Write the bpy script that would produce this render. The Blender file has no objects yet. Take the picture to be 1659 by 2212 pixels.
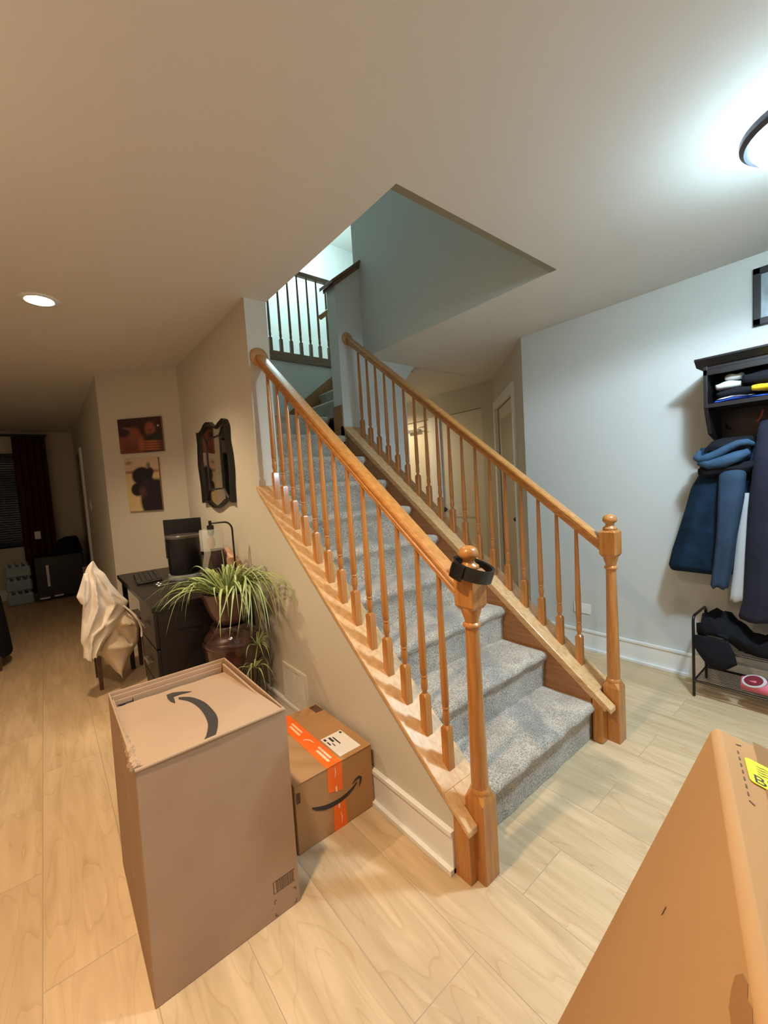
import bpy, bmesh, math, random
from mathutils import Vector, Matrix
random.seed(7)
PI = math.pi
S = bpy.context.scene
COL = S.collection
H = 2.44

# ------------------------------------------------------------------ camera
cam = bpy.data.cameras.new('camera')
cam.sensor_fit = 'HORIZONTAL'
cam.sensor_width = 36.0
cam.lens = 36.0 * 900.76 / 1659.0
cam.clip_start = 0.02
co = bpy.data.objects.new('camera', cam)
COL.objects.link(co)
R = ((0.77163, 0.62935, 0.09218), (-0.63291, 0.77412, 0.01285), (-0.06327, -0.06826, 0.99566))
# columns of R: right, forward, up
co.matrix_world = Matrix(((R[0][0], R[0][2], -R[0][1], -0.9797),
                          (R[1][0], R[1][2], -R[1][1], -1.1589),
                          (R[2][0], R[2][2], -R[2][1], 1.3440),
                          (0, 0, 0, 1)))
S.camera = co

# ------------------------------------------------------------------ exposure, world, lamps' strengths
S.view_settings.view_transform = 'Standard'
S.view_settings.look = 'None'
S.view_settings.gamma = 1.0
S.view_settings.use_curve_mapping = False
S.view_settings.exposure = 1.3
W = bpy.data.worlds.new('world')
S.world = W
W.use_nodes = True
W.node_tree.nodes['Background'].inputs[0].default_value = (0.02, 0.025, 0.03, 1)
W.node_tree.nodes['Background'].inputs[1].default_value = 0.3

WARM = (1.0, 0.76, 0.50)
COOL = (0.80, 0.93, 1.0)
P_RECESS_FAR = 66.0
P_RECESS_NEAR = 74.0
P_FOYER = 39.0
P_UP = 40.0


def light(name, kind, loc, power, color, radius=0.05, rot=(0, 0, 0), angle=None, blend=0.5):
    d = bpy.data.lights.new(name, kind)
    d.energy = power
    d.color = color
    if kind == 'AREA':
        d.shape = 'DISK'
        d.size = radius * 2
    else:
        d.shadow_soft_size = radius
    if kind == 'SPOT':
        d.spot_size = angle
        d.spot_blend = blend
    o = bpy.data.objects.new(name, d)
    COL.objects.link(o)
    o.location = loc
    o.rotation_euler = rot
    return o


# recessed can lights in the living side ceiling (warm)
light('recessed_lamp_far', 'SPOT', (-0.894, 1.756, H - 0.005), P_RECESS_FAR, WARM, 0.045, angle=math.radians(128), blend=0.75)
light('recessed_lamp_near', 'SPOT', (-0.894, -0.245, H - 0.005), P_RECESS_NEAR, WARM, 0.045, angle=math.radians(140), blend=0.75)
# added uplight, unseen at the left, brightens the ceiling without hard shadows
light('added_uplight', 'SPOT', (-2.35, 0.0, 1.75), 60.0, (1.0, 0.66, 0.42), 0.12, rot=(PI, 0, 0), angle=math.radians(150), blend=0.9)
# added fill light, out of view, lifts the dark hall behind the stairs
light('hall_fill', 'SPOT', (2.5, 3.4, H - 0.01), 34.0, (1.0, 0.76, 0.46), 0.06, angle=math.radians(160), blend=0.6)
# bulb of the round foyer ceiling lamp (cool)
light('foyer_lamp', 'SPOT', (1.0, -0.99, H - 0.15), P_FOYER, (0.66, 0.82, 1.0), 0.05, angle=math.radians(174), blend=0.25)
# lamp in the room upstairs
light('upstairs_lamp', 'POINT', (2.0, 3.75, 4.9), P_UP, (0.62, 0.95, 1.0), 0.12)


# ------------------------------------------------------------------ materials
def mat(name, color=(0.8, 0.8, 0.8), rough=0.6, metal=0.0, spec=0.5, bump=None, var=None, coat=0.0, trans=0.0, emit=None, alpha=1.0):
    m = bpy.data.materials.new(name)
    m.use_nodes = True
    nt = m.node_tree
    b = nt.nodes['Principled BSDF']
    b.inputs['Base Color'].default_value = (*color, 1)
    b.inputs['Roughness'].default_value = rough
    b.inputs['Metallic'].default_value = metal
    b.inputs['Specular IOR Level'].default_value = spec
    b.inputs['Coat Weight'].default_value = coat
    b.inputs['Transmission Weight'].default_value = trans
    b.inputs['Alpha'].default_value = alpha
    if emit:
        b.inputs['Emission Color'].default_value = (*emit[0], 1)
        b.inputs['Emission Strength'].default_value = emit[1]
    tc = nt.nodes.new('ShaderNodeTexCoord')
    if var:      # (scale, amount, stretch)
        mp = nt.nodes.new('ShaderNodeMapping')
        mp.inputs['Scale'].default_value = var[2] if len(var) > 2 else (1, 1, 1)
        n = nt.nodes.new('ShaderNodeTexNoise')
        n.inputs['Scale'].default_value = var[0]
        n.inputs['Detail'].default_value = 5
        nt.links.new(tc.outputs['Object'], mp.inputs[0])
        nt.links.new(mp.outputs[0], n.inputs['Vector'])
        r = nt.nodes.new('ShaderNodeValToRGB')
        a = var[1]
        r.color_ramp.elements[0].position = 0.3
        r.color_ramp.elements[1].position = 0.7
        r.color_ramp.elements[0].color = (*[c * (1 - a) for c in color], 1)
        r.color_ramp.elements[1].color = (*[min(1, c * (1 + a)) for c in color], 1)
        nt.links.new(n.outputs['Fac'], r.inputs[0])
        nt.links.new(r.outputs[0], b.inputs['Base Color'])
    if bump:     # (scale, strength, distance)
        n2 = nt.nodes.new('ShaderNodeTexNoise')
        n2.inputs['Scale'].default_value = bump[0]
        n2.inputs['Detail'].default_value = 3
        nt.links.new(tc.outputs['Object'], n2.inputs['Vector'])
        bp = nt.nodes.new('ShaderNodeBump')
        bp.inputs['Strength'].default_value = bump[1]
        bp.inputs['Distance'].default_value = bump[2]
        nt.links.new(n2.outputs['Fac'], bp.inputs['Height'])
        nt.links.new(bp.outputs[0], b.inputs['Normal'])
    return m


def wood_mat(name, c1, c2, rough=0.3, axis='Z', scale=1.0):
    m = bpy.data.materials.new(name)
    m.use_nodes = True
    nt = m.node_tree
    b = nt.nodes['Principled BSDF']
    b.inputs['Roughness'].default_value = rough
    b.inputs['Coat Weight'].default_value = 0.25
    b.inputs['Coat Roughness'].default_value = 0.15
    tc = nt.nodes.new('ShaderNodeTexCoord')
    mp = nt.nodes.new('ShaderNodeMapping')
    s = {'X': (2, 26, 26), 'Y': (26, 2, 26), 'Z': (26, 26, 2)}[axis]
    mp.inputs['Scale'].default_value = [v * scale for v in s]
    n = nt.nodes.new('ShaderNodeTexNoise')
    n.inputs['Scale'].default_value = 2.0
    n.inputs['Detail'].default_value = 6
    n.inputs['Distortion'].default_value = 0.6
    nt.links.new(tc.outputs['Object'], mp.inputs[0])
    nt.links.new(mp.outputs[0], n.inputs['Vector'])
    r = nt.nodes.new('ShaderNodeValToRGB')
    r.color_ramp.elements[0].position = 0.32
    r.color_ramp.elements[1].position = 0.66
    r.color_ramp.elements[0].color = (*c1, 1)
    r.color_ramp.elements[1].color = (*c2, 1)
    nt.links.new(n.outputs['Fac'], r.inputs[0])
    nt.links.new(r.outputs[0], b.inputs['Base Color'])
    return m


def floor_mat():
    m = bpy.data.materials.new('plank_floor')
    m.use_nodes = True
    nt = m.node_tree
    L = nt.links.new
    b = nt.nodes['Principled BSDF']
    b.inputs['Roughness'].default_value = 0.42
    b.inputs['Specular IOR Level'].default_value = 0.35
    tc = nt.nodes.new('ShaderNodeTexCoord')
    sep = nt.nodes.new('ShaderNodeSeparateXYZ')
    L(tc.outputs['Object'], sep.inputs[0])
    ax = nt.nodes.new('ShaderNodeMath'); ax.operation = 'ADD'; ax.inputs[1].default_value = 1.105 + 0.24 * 40
    ay = nt.nodes.new('ShaderNodeMath'); ay.operation = 'ADD'; ay.inputs[1].default_value = 40.0 - 0.54
    L(sep.outputs['X'], ax.inputs[0]); L(sep.outputs['Y'], ay.inputs[0])
    cb = nt.nodes.new('ShaderNodeCombineXYZ')
    L(ay.outputs[0], cb.inputs['X']); L(ax.outputs[0], cb.inputs['Y'])
    br = nt.nodes.new('ShaderNodeTexBrick')
    br.offset = 0.4; br.offset_frequency = 2
    br.inputs['Color1'].default_value = (0.0, 0, 0, 1)
    br.inputs['Color2'].default_value = (1, 1, 1, 1)
    br.inputs['Mortar'].default_value = (0.5, 0.5, 0.5, 1)
    br.inputs['Scale'].default_value = 1.0
    br.inputs['Mortar Size'].default_value = 0.0016
    br.inputs['Mortar Smooth'].default_value = 0.3
    br.inputs['Brick Width'].default_value = 1.22
    br.inputs['Row Height'].default_value = 0.24
    L(cb.outputs[0], br.inputs['Vector'])
    # grain, shifted for every plank
    sh = nt.nodes.new('ShaderNodeVectorMath'); sh.operation = 'MULTIPLY_ADD'
    sh.inputs[1].default_value = (7.3, 3.1, 5.7)
    L(br.outputs['Color'], sh.inputs[0]); L(tc.outputs['Object'], sh.inputs[2])
    mp = nt.nodes.new('ShaderNodeMapping'); mp.inputs['Scale'].default_value = (9, 1.0, 1)
    L(sh.outputs[0], mp.inputs[0])
    n = nt.nodes.new('ShaderNodeTexNoise'); n.inputs['Scale'].default_value = 2.2
    n.inputs['Detail'].default_value = 8; n.inputs['Distortion'].default_value = 0.8
    L(mp.outputs[0], n.inputs['Vector'])
    # cathedral figure
    mp2 = nt.nodes.new('ShaderNodeMapping'); mp2.inputs['Scale'].default_value = (5.5, 0.85, 1)
    L(sh.outputs[0], mp2.inputs[0])
    n2 = nt.nodes.new('ShaderNodeTexNoise'); n2.inputs['Scale'].default_value = 1.0
    n2.inputs['Detail'].default_value = 2
    L(mp2.outputs[0], n2.inputs['Vector'])
    k = nt.nodes.new('ShaderNodeMath'); k.operation = 'MULTIPLY'; k.inputs[1].default_value = 13.0
    L(n2.outputs['Fac'], k.inputs[0])
    fr = nt.nodes.new('ShaderNodeMath'); fr.operation = 'FRACT'
    L(k.outputs[0], fr.inputs[0])
    rr = nt.nodes.new('ShaderNodeValToRGB')
    rr.color_ramp.elements[0].position = 0.0; rr.color_ramp.elements[0].color = (0.80, 0.74, 0.66, 1)
    rr.color_ramp.elements[1].position = 0.16; rr.color_ramp.elements[1].color = (1, 1, 1, 1)
    L(fr.outputs[0], rr.inputs[0])
    r = nt.nodes.new('ShaderNodeValToRGB')
    r.color_ramp.elements[0].position = 0.30; r.color_ramp.elements[0].color = (0.50, 0.355, 0.20, 1)
    r.color_ramp.elements[1].position = 0.68; r.color_ramp.elements[1].color = (0.65, 0.48, 0.295, 1)
    L(n.outputs['Fac'], r.inputs[0])
    mul = nt.nodes.new('ShaderNodeMixRGB'); mul.blend_type = 'MULTIPLY'; mul.inputs[0].default_value = 0.55
    L(r.outputs[0], mul.inputs[1]); L(rr.outputs[0], mul.inputs[2])
    # plank to plank tone
    tone = nt.nodes.new('ShaderNodeMapRange')
    tone.inputs['To Min'].default_value = 0.95; tone.inputs['To Max'].default_value = 1.04
    L(br.outputs['Color'], tone.inputs['Value'])
    vm = nt.nodes.new('ShaderNodeVectorMath'); vm.operation = 'SCALE'
    L(mul.outputs[0], vm.inputs[0]); L(tone.outputs[0], vm.inputs['Scale'])
    mx = nt.nodes.new('ShaderNodeMixRGB'); mx.inputs[2].default_value = (0.40, 0.30, 0.20, 1)
    L(br.outputs['Fac'], mx.inputs[0]); L(vm.outputs[0], mx.inputs[1])
    L(mx.outputs[0], b.inputs['Base Color'])
    bp = nt.nodes.new('ShaderNodeBump'); bp.inputs['Strength'].default_value = 0.25; bp.inputs['Distance'].default_value = 0.001
    bp.invert = True
    L(br.outputs['Fac'], bp.inputs['Height']); L(bp.outputs[0], b.inputs['Normal'])
    return m


def carpet_mat():
    m = bpy.data.materials.new('carpet')
    m.use_nodes = True
    nt = m.node_tree
    L = nt.links.new
    b = nt.nodes['Principled BSDF']
    b.inputs['Roughness'].default_value = 1.0
    b.inputs['Specular IOR Level'].default_value = 0.05
    b.inputs['Sheen Weight'].default_value = 0.3
    tc = nt.nodes.new('ShaderNodeTexCoord')
    n = nt.nodes.new('ShaderNodeTexNoise'); n.inputs['Scale'].default_value = 190
    n.inputs['Detail'].default_value = 3
    L(tc.outputs['Object'], n.inputs['Vector'])
    n2 = nt.nodes.new('ShaderNodeTexNoise'); n2.inputs['Scale'].default_value = 7
    n2.inputs['Detail'].default_value = 4; n2.inputs['Distortion'].default_value = 1.0
    L(tc.outputs['Object'], n2.inputs['Vector'])
    r = nt.nodes.new('ShaderNodeValToRGB')
    r.color_ramp.elements[0].position = 0.36; r.color_ramp.elements[0].color = (0.24, 0.205, 0.165, 1)
    r.color_ramp.elements[1].position = 0.62; r.color_ramp.elements[1].color = (0.60, 0.53, 0.44, 1)
    L(n.outputs['Fac'], r.inputs[0])
    r2 = nt.nodes.new('ShaderNodeMapRange')
    r2.inputs['From Min'].default_value = 0.35; r2.inputs['From Max'].default_value = 0.65
    r2.inputs['To Min'].default_value = 0.82; r2.inputs['To Max'].default_value = 1.15
    L(n2.outputs['Fac'], r2.inputs['Value'])
    vm = nt.nodes.new('ShaderNodeVectorMath'); vm.operation = 'SCALE'
    L(r.outputs[0], vm.inputs[0]); L(r2.outputs[0], vm.inputs['Scale'])
    L(vm.outputs[0], b.inputs['Base Color'])
    bp = nt.nodes.new('ShaderNodeBump'); bp.inputs['Strength'].default_value = 0.9; bp.inputs['Distance'].default_value = 0.006
    L(n.outputs['Fac'], bp.inputs['Height']); L(bp.outputs[0], b.inputs['Normal'])
    return m


M = {}
M['wall'] = mat('wall_paint', (0.60, 0.56, 0.47), 0.85, spec=0.2, bump=(350, 0.06, 0.001))
M['wall_grey'] = mat('wall_paint_grey', (0.60, 0.60, 0.565), 0.85, spec=0.2, bump=(350, 0.06, 0.001))
M['ceiling'] = mat('ceiling_paint', (0.72, 0.69, 0.65), 0.95, spec=0.1, bump=(300, 0.05, 0.001))
M['white'] = mat('white_trim', (0.80, 0.80, 0.78), 0.35)
M['door'] = mat('door_paint', (0.70, 0.66, 0.55), 0.45)
M['floor'] = floor_mat()
M['carpet'] = carpet_mat()
M['wood'] = wood_mat('honey_oak', (0.37, 0.135, 0.026), (0.50, 0.215, 0.052), 0.28, 'Z')
M['wood_y'] = wood_mat('honey_oak_rail', (0.39, 0.155, 0.033), (0.54, 0.245, 0.065), 0.28, 'Y')
M['wood_x'] = wood_mat('honey_oak_cross', (0.38, 0.17, 0.05), (0.52, 0.26, 0.09), 0.3, 'X')
M['wood_cap'] = wood_mat('pale_oak_cap', (0.54, 0.31, 0.13), (0.70, 0.45, 0.22), 0.35, 'Y')
M['wood_dark'] = wood_mat('dark_stained_wood', (0.05, 0.02, 0.01), (0.09, 0.04, 0.02), 0.4, 'Y')
M['wood_up'] = wood_mat('brown_oak', (0.12, 0.055, 0.02), (0.19, 0.09, 0.035), 0.4, 'X')
M['skirt'] = wood_mat('oak_skirt', (0.26, 0.11, 0.035), (0.36, 0.16, 0.055), 0.4, 'Y')
M['board'] = mat('cardboard', (0.40, 0.265, 0.17), 0.8, spec=0.15, bump=(90, 0.12, 0.002), var=(6, 0.06))
M['board_light'] = mat('cardboard_pale', (0.385, 0.27, 0.18), 0.75, spec=0.15, bump=(90, 0.1, 0.002), var=(5, 0.05))
M['board_brown'] = mat('cardboard_brown', (0.42, 0.235, 0.105), 0.7, spec=0.2, bump=(60, 0.15, 0.002), var=(5, 0.08))
M['board_orange'] = mat('cardboard_tan', (0.45, 0.245, 0.10), 0.7, spec=0.2, bump=(60, 0.12, 0.002), var=(4, 0.05))
M['ink'] = mat('black_ink', (0.025, 0.022, 0.022), 0.6)
M['ink_brown'] = mat('faded_ink', (0.10, 0.05, 0.03), 0.7)
M['orange'] = mat('orange_tape', (0.95, 0.16, 0.015), 0.35, spec=0.5)
M['tapewhite'] = mat('tape_print', (0.95, 0.62, 0.45), 0.4)
M['clear'] = mat('packing_tape', (0.40, 0.22, 0.10), 0.12, spec=0.8, coat=1.0)
M['paper'] = mat('label_paper', (0.82, 0.80, 0.78), 0.5)
M['yellow'] = mat('yellow_tag', (0.95, 0.85, 0.02), 0.4)
M['black'] = mat('black_plastic', (0.006, 0.006, 0.007), 0.35)
M['black_soft'] = mat('black_fabric', (0.012, 0.012, 0.015), 0.95, spec=0.1, bump=(120, 0.4, 0.002))
M['black_wood'] = mat('black_painted_wood', (0.007, 0.006, 0.007), 0.4)
M['black_metal'] = mat('black_metal', (0.015, 0.013, 0.012), 0.3, metal=0.3)
M['leather'] = mat('black_leather', (0.010, 0.009, 0.010), 0.38, bump=(200, 0.1, 0.0005), coat=0.3)
M['desk'] = mat('espresso_laminate', (0.012, 0.010, 0.010), 0.4)
M['steel'] = mat('brushed_metal', (0.6, 0.6, 0.6), 0.3, metal=1.0)
M['bronze'] = mat('bronze_ring', (0.10, 0.10, 0.125), 0.4, metal=0.5)
M['glass'] = mat('clear_glass', (0.9, 0.92, 0.9), 0.05, trans=1.0)
M['shade_glass'] = mat('shade_glass', (0.85, 0.87, 0.84), 0.08, spec=0.8, alpha=0.22)
M['mirror'] = mat('mirror_glass', (0.75, 0.74, 0.70), 0.04, metal=1.0)
M['glaze'] = mat('brown_glaze', (0.05, 0.022, 0.018), 0.15, coat=0.6, var=(14, 0.6), bump=(25, 0.35, 0.01))
M['pot'] = mat('plum_glaze', (0.09, 0.045, 0.042), 0.25, coat=0.4)
M['shirt'] = mat('cream_cloth', (0.88, 0.80, 0.70), 0.95, spec=0.1, bump=(250, 0.3, 0.001), var=(9, 0.05))
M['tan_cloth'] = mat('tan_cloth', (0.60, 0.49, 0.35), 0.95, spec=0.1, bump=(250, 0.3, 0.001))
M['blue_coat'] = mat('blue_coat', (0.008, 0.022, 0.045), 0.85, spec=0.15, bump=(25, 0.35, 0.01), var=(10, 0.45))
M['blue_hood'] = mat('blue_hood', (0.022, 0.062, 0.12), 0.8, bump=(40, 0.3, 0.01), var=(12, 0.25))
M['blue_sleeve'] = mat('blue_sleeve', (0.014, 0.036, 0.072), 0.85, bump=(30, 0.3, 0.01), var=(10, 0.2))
M['navy'] = mat('navy_coat', (0.010, 0.010, 0.024), 0.9, bump=(30, 0.3, 0.01), var=(8, 0.3))
M['grey_cloth'] = mat('grey_cloth', (0.50, 0.50, 0.50), 0.9, bump=(200, 0.2, 0.001))
M['pink'] = mat('pink_rubber', (0.62, 0.13, 0.20), 0.6)
M['pink_dark'] = mat('dark_pink_lining', (0.16, 0.01, 0.02), 0.9)
M['gold'] = mat('yellow_knit', (0.80, 0.52, 0.01), 0.85)
M['blue'] = mat('blue_print', (0.02, 0.08, 0.45), 0.6)
M['white_cloth'] = mat('white_cloth', (0.62, 0.62, 0.60), 0.9, bump=(60, 0.4, 0.004), var=(25, 0.15))
M['red'] = mat('red_plastic', (0.25, 0.03, 0.02), 0.5)
M['curtain'] = mat('rust_curtain', (0.07, 0.014, 0.006), 0.9)
M['blind'] = mat('blind_slats', (0.06, 0.08, 0.10), 0.5)
M['night'] = mat('night_glass', (0.004, 0.005, 0.007), 0.08)
M['water'] = mat('water_bottles', (0.30, 0.42, 0.48), 0.12, spec=0.8, bump=(28, 0.8, 0.02))
M['vent'] = mat('vent_paint', (0.74, 0.70, 0.62), 0.5)
M['vent_dark'] = mat('vent_shadow', (0.10, 0.085, 0.06), 0.8)
M['figurine'] = mat('carved_wood', (0.50, 0.30, 0.18), 0.5)
M['opal'] = mat('opal_glass', (1, 1, 1), 0.4, emit=((0.58, 0.86, 1.0), 44.0))
M['can_glow'] = mat('can_light_lens', (1, 1, 1), 0.4, emit=((1.0, 0.80, 0.55), 14.0))
M['soil'] = mat('potting_soil', (0.03, 0.02, 0.012), 0.95)
M['silver'] = mat('silver_photo', (0.30, 0.34, 0.38), 0.3, coat=0.5, var=(7, 0.5))
M['photo_edge'] = mat('canvas_edge', (0.30, 0.20, 0.12), 0.8)


# ------------------------------------------------------------------ mesh helpers
def box(bm, x0, x1, y0, y1, z0, z1):
    vs = [bm.verts.new(p) for p in ((x0, y0, z0), (x1, y0, z0), (x1, y1, z0), (x0, y1, z0), (x0, y0, z1), (x1, y0, z1), (x1, y1, z1), (x0, y1, z1))]
    for f in ((0, 3, 2, 1), (4, 5, 6, 7), (0, 1, 5, 4), (1, 2, 6, 5), (2, 3, 7, 6), (3, 0, 4, 7)):
        bm.faces.new([vs[i] for i in f])
    return vs


def hexa(bm, pts):
    vs = [bm.verts.new(p) for p in pts]
    for f in ((0, 3, 2, 1), (4, 5, 6, 7), (0, 1, 5, 4), (1, 2, 6, 5), (2, 3, 7, 6), (3, 0, 4, 7)):
        bm.faces.new([vs[i] for i in f])


def prism(bm, poly, axis, a, b):
    """poly = list of 2-D points; extruded along axis between a and b."""
    def P(u, v, w):
        return {'x': (w, u, v), 'y': (u, w, v), 'z': (u, v, w)}[axis]
    A = [bm.verts.new(P(u, v, a)) for u, v in poly]
    B = [bm.verts.new(P(u, v, b)) for u, v in poly]
    n = len(poly)
    f1 = bm.faces.new(A); f2 = bm.faces.new(B[::-1])
    for i in range(n):
        bm.faces.new((A[i], B[i], B[(i + 1) % n], A[(i + 1) % n]))
    bmesh.ops.recalc_face_normals(bm, faces=bm.faces[:])
    return A, B


def loft(bm, rings, cap=True):
    R_ = [[bm.verts.new(p) for p in r] for r in rings]
    n = len(R_[0])
    for a, b in zip(R_, R_[1:]):
        for i in range(n):
            bm.faces.new((a[i], a[(i + 1) % n], b[(i + 1) % n], b[i]))
    if cap:
        bm.faces.new(R_[0][::-1]); bm.faces.new(R_[-1])
    bmesh.ops.recalc_face_normals(bm, faces=bm.faces[:])


def lathe(bm, prof, c=(0, 0, 0), n=24, cap=True):
    loft(bm, [[(c[0] + r * math.cos(2 * PI * i / n), c[1] + r * math.sin(2 * PI * i / n), c[2] + z) for i in range(n)] for r, z in prof], cap)


def tube(bm, pts, r, n=8, closed=False):
    pts = [Vector(p) for p in pts]
    rings = []
    up = Vector((0.13, 0.21, 0.97))
    for i, p in enumerate(pts):
        if closed:
            t = pts[(i + 1) % len(pts)] - pts[i - 1]
        else:
            t = pts[min(i + 1, len(pts) - 1)] - pts[max(i - 1, 0)]
        t.normalize()
        a = t.cross(up)
        if a.length < 1e-3:
            a = t.cross(Vector((1, 0, 0)))
        a.normalize(); b = t.cross(a)
        rr = r[i] if isinstance(r, (list, tuple)) else r
        rings.append([p + a * rr * math.cos(2 * PI * k / n) + b * rr * math.sin(2 * PI * k / n) for k in range(n)])
    if closed:
        rings.append(rings[0]); loft(bm, rings, False)
    else:
        loft(bm, rings)


def new():
    return bmesh.new()


def obj(name, bm, m, parent=None, smooth=False, bevel=0.0, label=None, subsurf=0, angle=40):
    me = bpy.data.meshes.new(name)
    bm.to_mesh(me); bm.free()
    o = bpy.data.objects.new(name, me)
    COL.objects.link(o)
    for mm in (m if isinstance(m, list) else [m]):
        me.materials.append(mm)
    if parent is not None:
        root = parent
        off = Vector((0, 0, 0))
        while root is not None:
            off += root.location
            root = root.parent
        me.transform(Matrix.Translation(-off))
        o.parent = parent
    if bevel:
        md = o.modifiers.new('bevel', 'BEVEL'); md.width = bevel; md.segments = 2; md.limit_method = 'ANGLE'
        md.angle_limit = math.radians(35)
    if subsurf:
        md = o.modifiers.new('subsurf', 'SUBSURF'); md.levels = subsurf; md.render_levels = subsurf
    if smooth:
        for p in me.polygons:
            p.use_smooth = True
        try:
            me.set_sharp_from_angle(angle=math.radians(angle))
        except Exception:
            pass
    if label:
        o['label'] = label
    return o


def tag(o, label, cat, group=None):
    o['label'] = label; o['category'] = cat
    if group:
        o['group'] = group
    return o


def thing(name, label, cat, loc, group=None):
    o = bpy.data.objects.new(name, None)
    COL.objects.link(o)
    o.empty_display_size = 0.05
    o.location = loc
    return tag(o, label, cat, group)


def struct(name, bm, m, bevel=0.0, parent=None):
    o = obj(name, bm, m, parent, bevel=bevel)
    if parent is None:
        o['kind'] = 'structure'
    return o


# ------------------------------------------------------------------ stair numbers
RISE, RUN = 0.1961, 0.2484
YN = -0.236                       # nosing of the first step
XL, XR = 0.115, 1.04              # clear width of the lower flight
SL = RISE / RUN


def zcap(y):                      # top of the sloped cap boards
    return 0.445 + SL * y


def zrail(y):                     # top of the sloped hand rails
    return 1.212 + 0.787 * y


# ------------------------------------------------------------------ setting
bm = new(); box(bm, -3.2, 4.2, -2.0, 7.2, -0.06, 0.0)
struct('floor', bm, M['floor'])

# ceiling with the stair well opening (x .132-1.29, y .016-2.87) and the upper floor above it
bm = new()
OX0, OX1, OY0, OY1 = 0.132, 1.29, 0.016, 2.87
zt = 2.745
box(bm, -3.2, 4.2, -2.0, OY0, H, zt)
box(bm, -3.2, OX0, OY0, 7.2, H, zt)
box(bm, OX1, 4.2, OY0, 1.775, H, zt)
box(bm, 2.0, 4.2, 1.77, 7.2, H, zt)
box(bm, OX0 - 0.01, 2.01, OY1 + 0.002, 7.2, H, zt)
struct('ceiling', bm, M['ceiling'])

# sloped soffit under the upper flight closes the hall side
# wall_left : stair wall face x = 0, sloped part below the cap, full height from y = 1.18
bm = new()
prism(bm, [(-0.235, 0), (2.73, 0), (2.73, H), (1.18, H), (1.18, zcap(1.18) - 0.03), (-0.235, zcap(-0.235) - 0.03)], 'x', 0.0, 0.132)
struct('wall_left', bm, M['wall'])
# angled wall with the pictures
bm = new(); prism(bm, [(0.0, 2.73), (-0.53, 3.27), (-0.44, 3.36), (0.132, 2.78)], 'z', 0, H)
struct('wall_angled', bm, M['wall'])
bm = new(); prism(bm, [(-0.53, 3.27), (-0.53, 7.2), (-0.42, 7.2), (-0.42, 3.36)], 'z', 0, H)
struct('wall_passage', bm, M['wall'])
bm = new(); box(bm, -3.2, -0.4, 7.0, 7.12, 0, H)
struct('wall_far', bm, M['wall'])
bm = new(); box(bm, -3.2, -3.08, -2.0, 7.2, 0, H)
struct('wall_outer', bm, M['wall'])
bm = new(); box(bm, -3.2, 2.3, -2.0, -1.9, 0, H)
struct('wall_back', bm, M['wall_grey'])
# right wall, ends at y = .754, then a 45 degree wall, then the hall wall
bm = new(); prism(bm, [(2.1, -2.0), (2.1, 0.754), (2.2, 0.72), (2.2, -2.0)], 'z', 0, H)
struct('wall_right', bm, M['wall_grey'])


def P45(t, off=0.0):              # point on the 45 degree wall, t metres from its near corner
    k = 0.70711
    return (2.1 + t * k - off * k, 0.754 + t * k + off * k)


L45 = 1.40
bm = new()
a0, a1 = P45(0), P45(0.28)
b0, b1 = P45(1.30), P45(L45)


def seg45(bm, t0, t1, z0, z1, o0=0.0, o1=-0.1):
    p, q = P45(t0, o0), P45(t1, o0)
    r, s = P45(t1, o1), P45(t0, o1)
    hexa(bm, [(p[0], p[1], z0), (q[0], q[1], z0), (r[0], r[1], z0), (s[0], s[1], z0),
              (p[0], p[1], z1), (q[0], q[1], z1), (r[0], r[1], z1), (s[0], s[1], z1)])


seg45(bm, 0, 0.38, 0, H)
seg45(bm, 1.29, L45, 0, H)
seg45(bm, 0.38, 1.29, 2.10, H)
bmesh.ops.recalc_face_normals(bm, faces=bm.faces[:])
struct('wall_closet', bm, M['wall'])
XH = 3.1
bm = new()
box(bm, XH, XH + 0.1, 1.70, 1.93, 0, H)
box(bm, XH, XH + 0.1, 2.70, 2.80, 0, 2.16)
box(bm, XH, XH + 0.1, 1.93, 4.3, 2.16, H)
box(bm, XH, XH + 0.1, 3.55, 4.3, 0, 2.16)
struct('wall_hall', bm, M['wall'])
bm = new(); box(bm, 1.6, 4.2, 4.2, 4.3, 0, H)
struct('wall_hall_end', bm, M['wall'])
# wall below the upper flight, faces the foyer
bm = new()
prism(bm, [(1.03, 0), (1.76, 0), (1.76, 2.30), (1.89, H), (1.03, H)], 'y', 1.77, 1.90)
prism(bm, [(1.03, H), (1.29, H), (1.29, 3.20), (1.03, 2.995)], 'y', 1.77, 1.90)
prism(bm, [(1.29, H), (2.0, H), (2.0, 3.77), (1.29, 3.21)], 'y', 1.78, 1.89)
box(bm, 1.76, 1.87, 1.90, 4.2, 0, H)
struct('wall_understair', bm, M['wall_grey'])
# stair well walls above the ceiling
bm = new()
box(bm, OX1 - 0.002, OX1 + 0.12, OY0 + 0.001, 1.77, H + 0.001, 5.2)
prism(bm, [(1.77, 3.22), (1.84, 3.22), (1.84, 5.2), (1.77, 5.2)], 'x', OX1, OX1 + 0.12)
struct('wall_stairwell_right', bm, M['wall_grey'])
bm = new()
box(bm, 0.012, OX0 + 0.001, 1.18, OY1, H + 0.001, 5.2)
box(bm, -0.1, OX0, OY1, 4.7, zt, 5.2)
box(bm, 0.012, OX0, OY0 - 0.1, 1.18, zt, 5.2)
struct('wall_stairwell_left', bm, M['wall_grey'])
bm = new(); box(bm, 0.012, OX1 + 0.1, OY0 - 0.12, OY0 - 0.0, zt, 5.2)
struct('wall_stairwell_near', bm, M['wall_grey'])
bm = new(); box(bm, OX0 - 0.05, 2.2, OY1, OY1 + 0.1, 0.2, 2.70)
struct('wall_landing', bm, M['wall_grey'])
bm = new(); box(bm, -0.1, 4.3, 4.6, 4.7, zt, 5.2)
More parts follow.
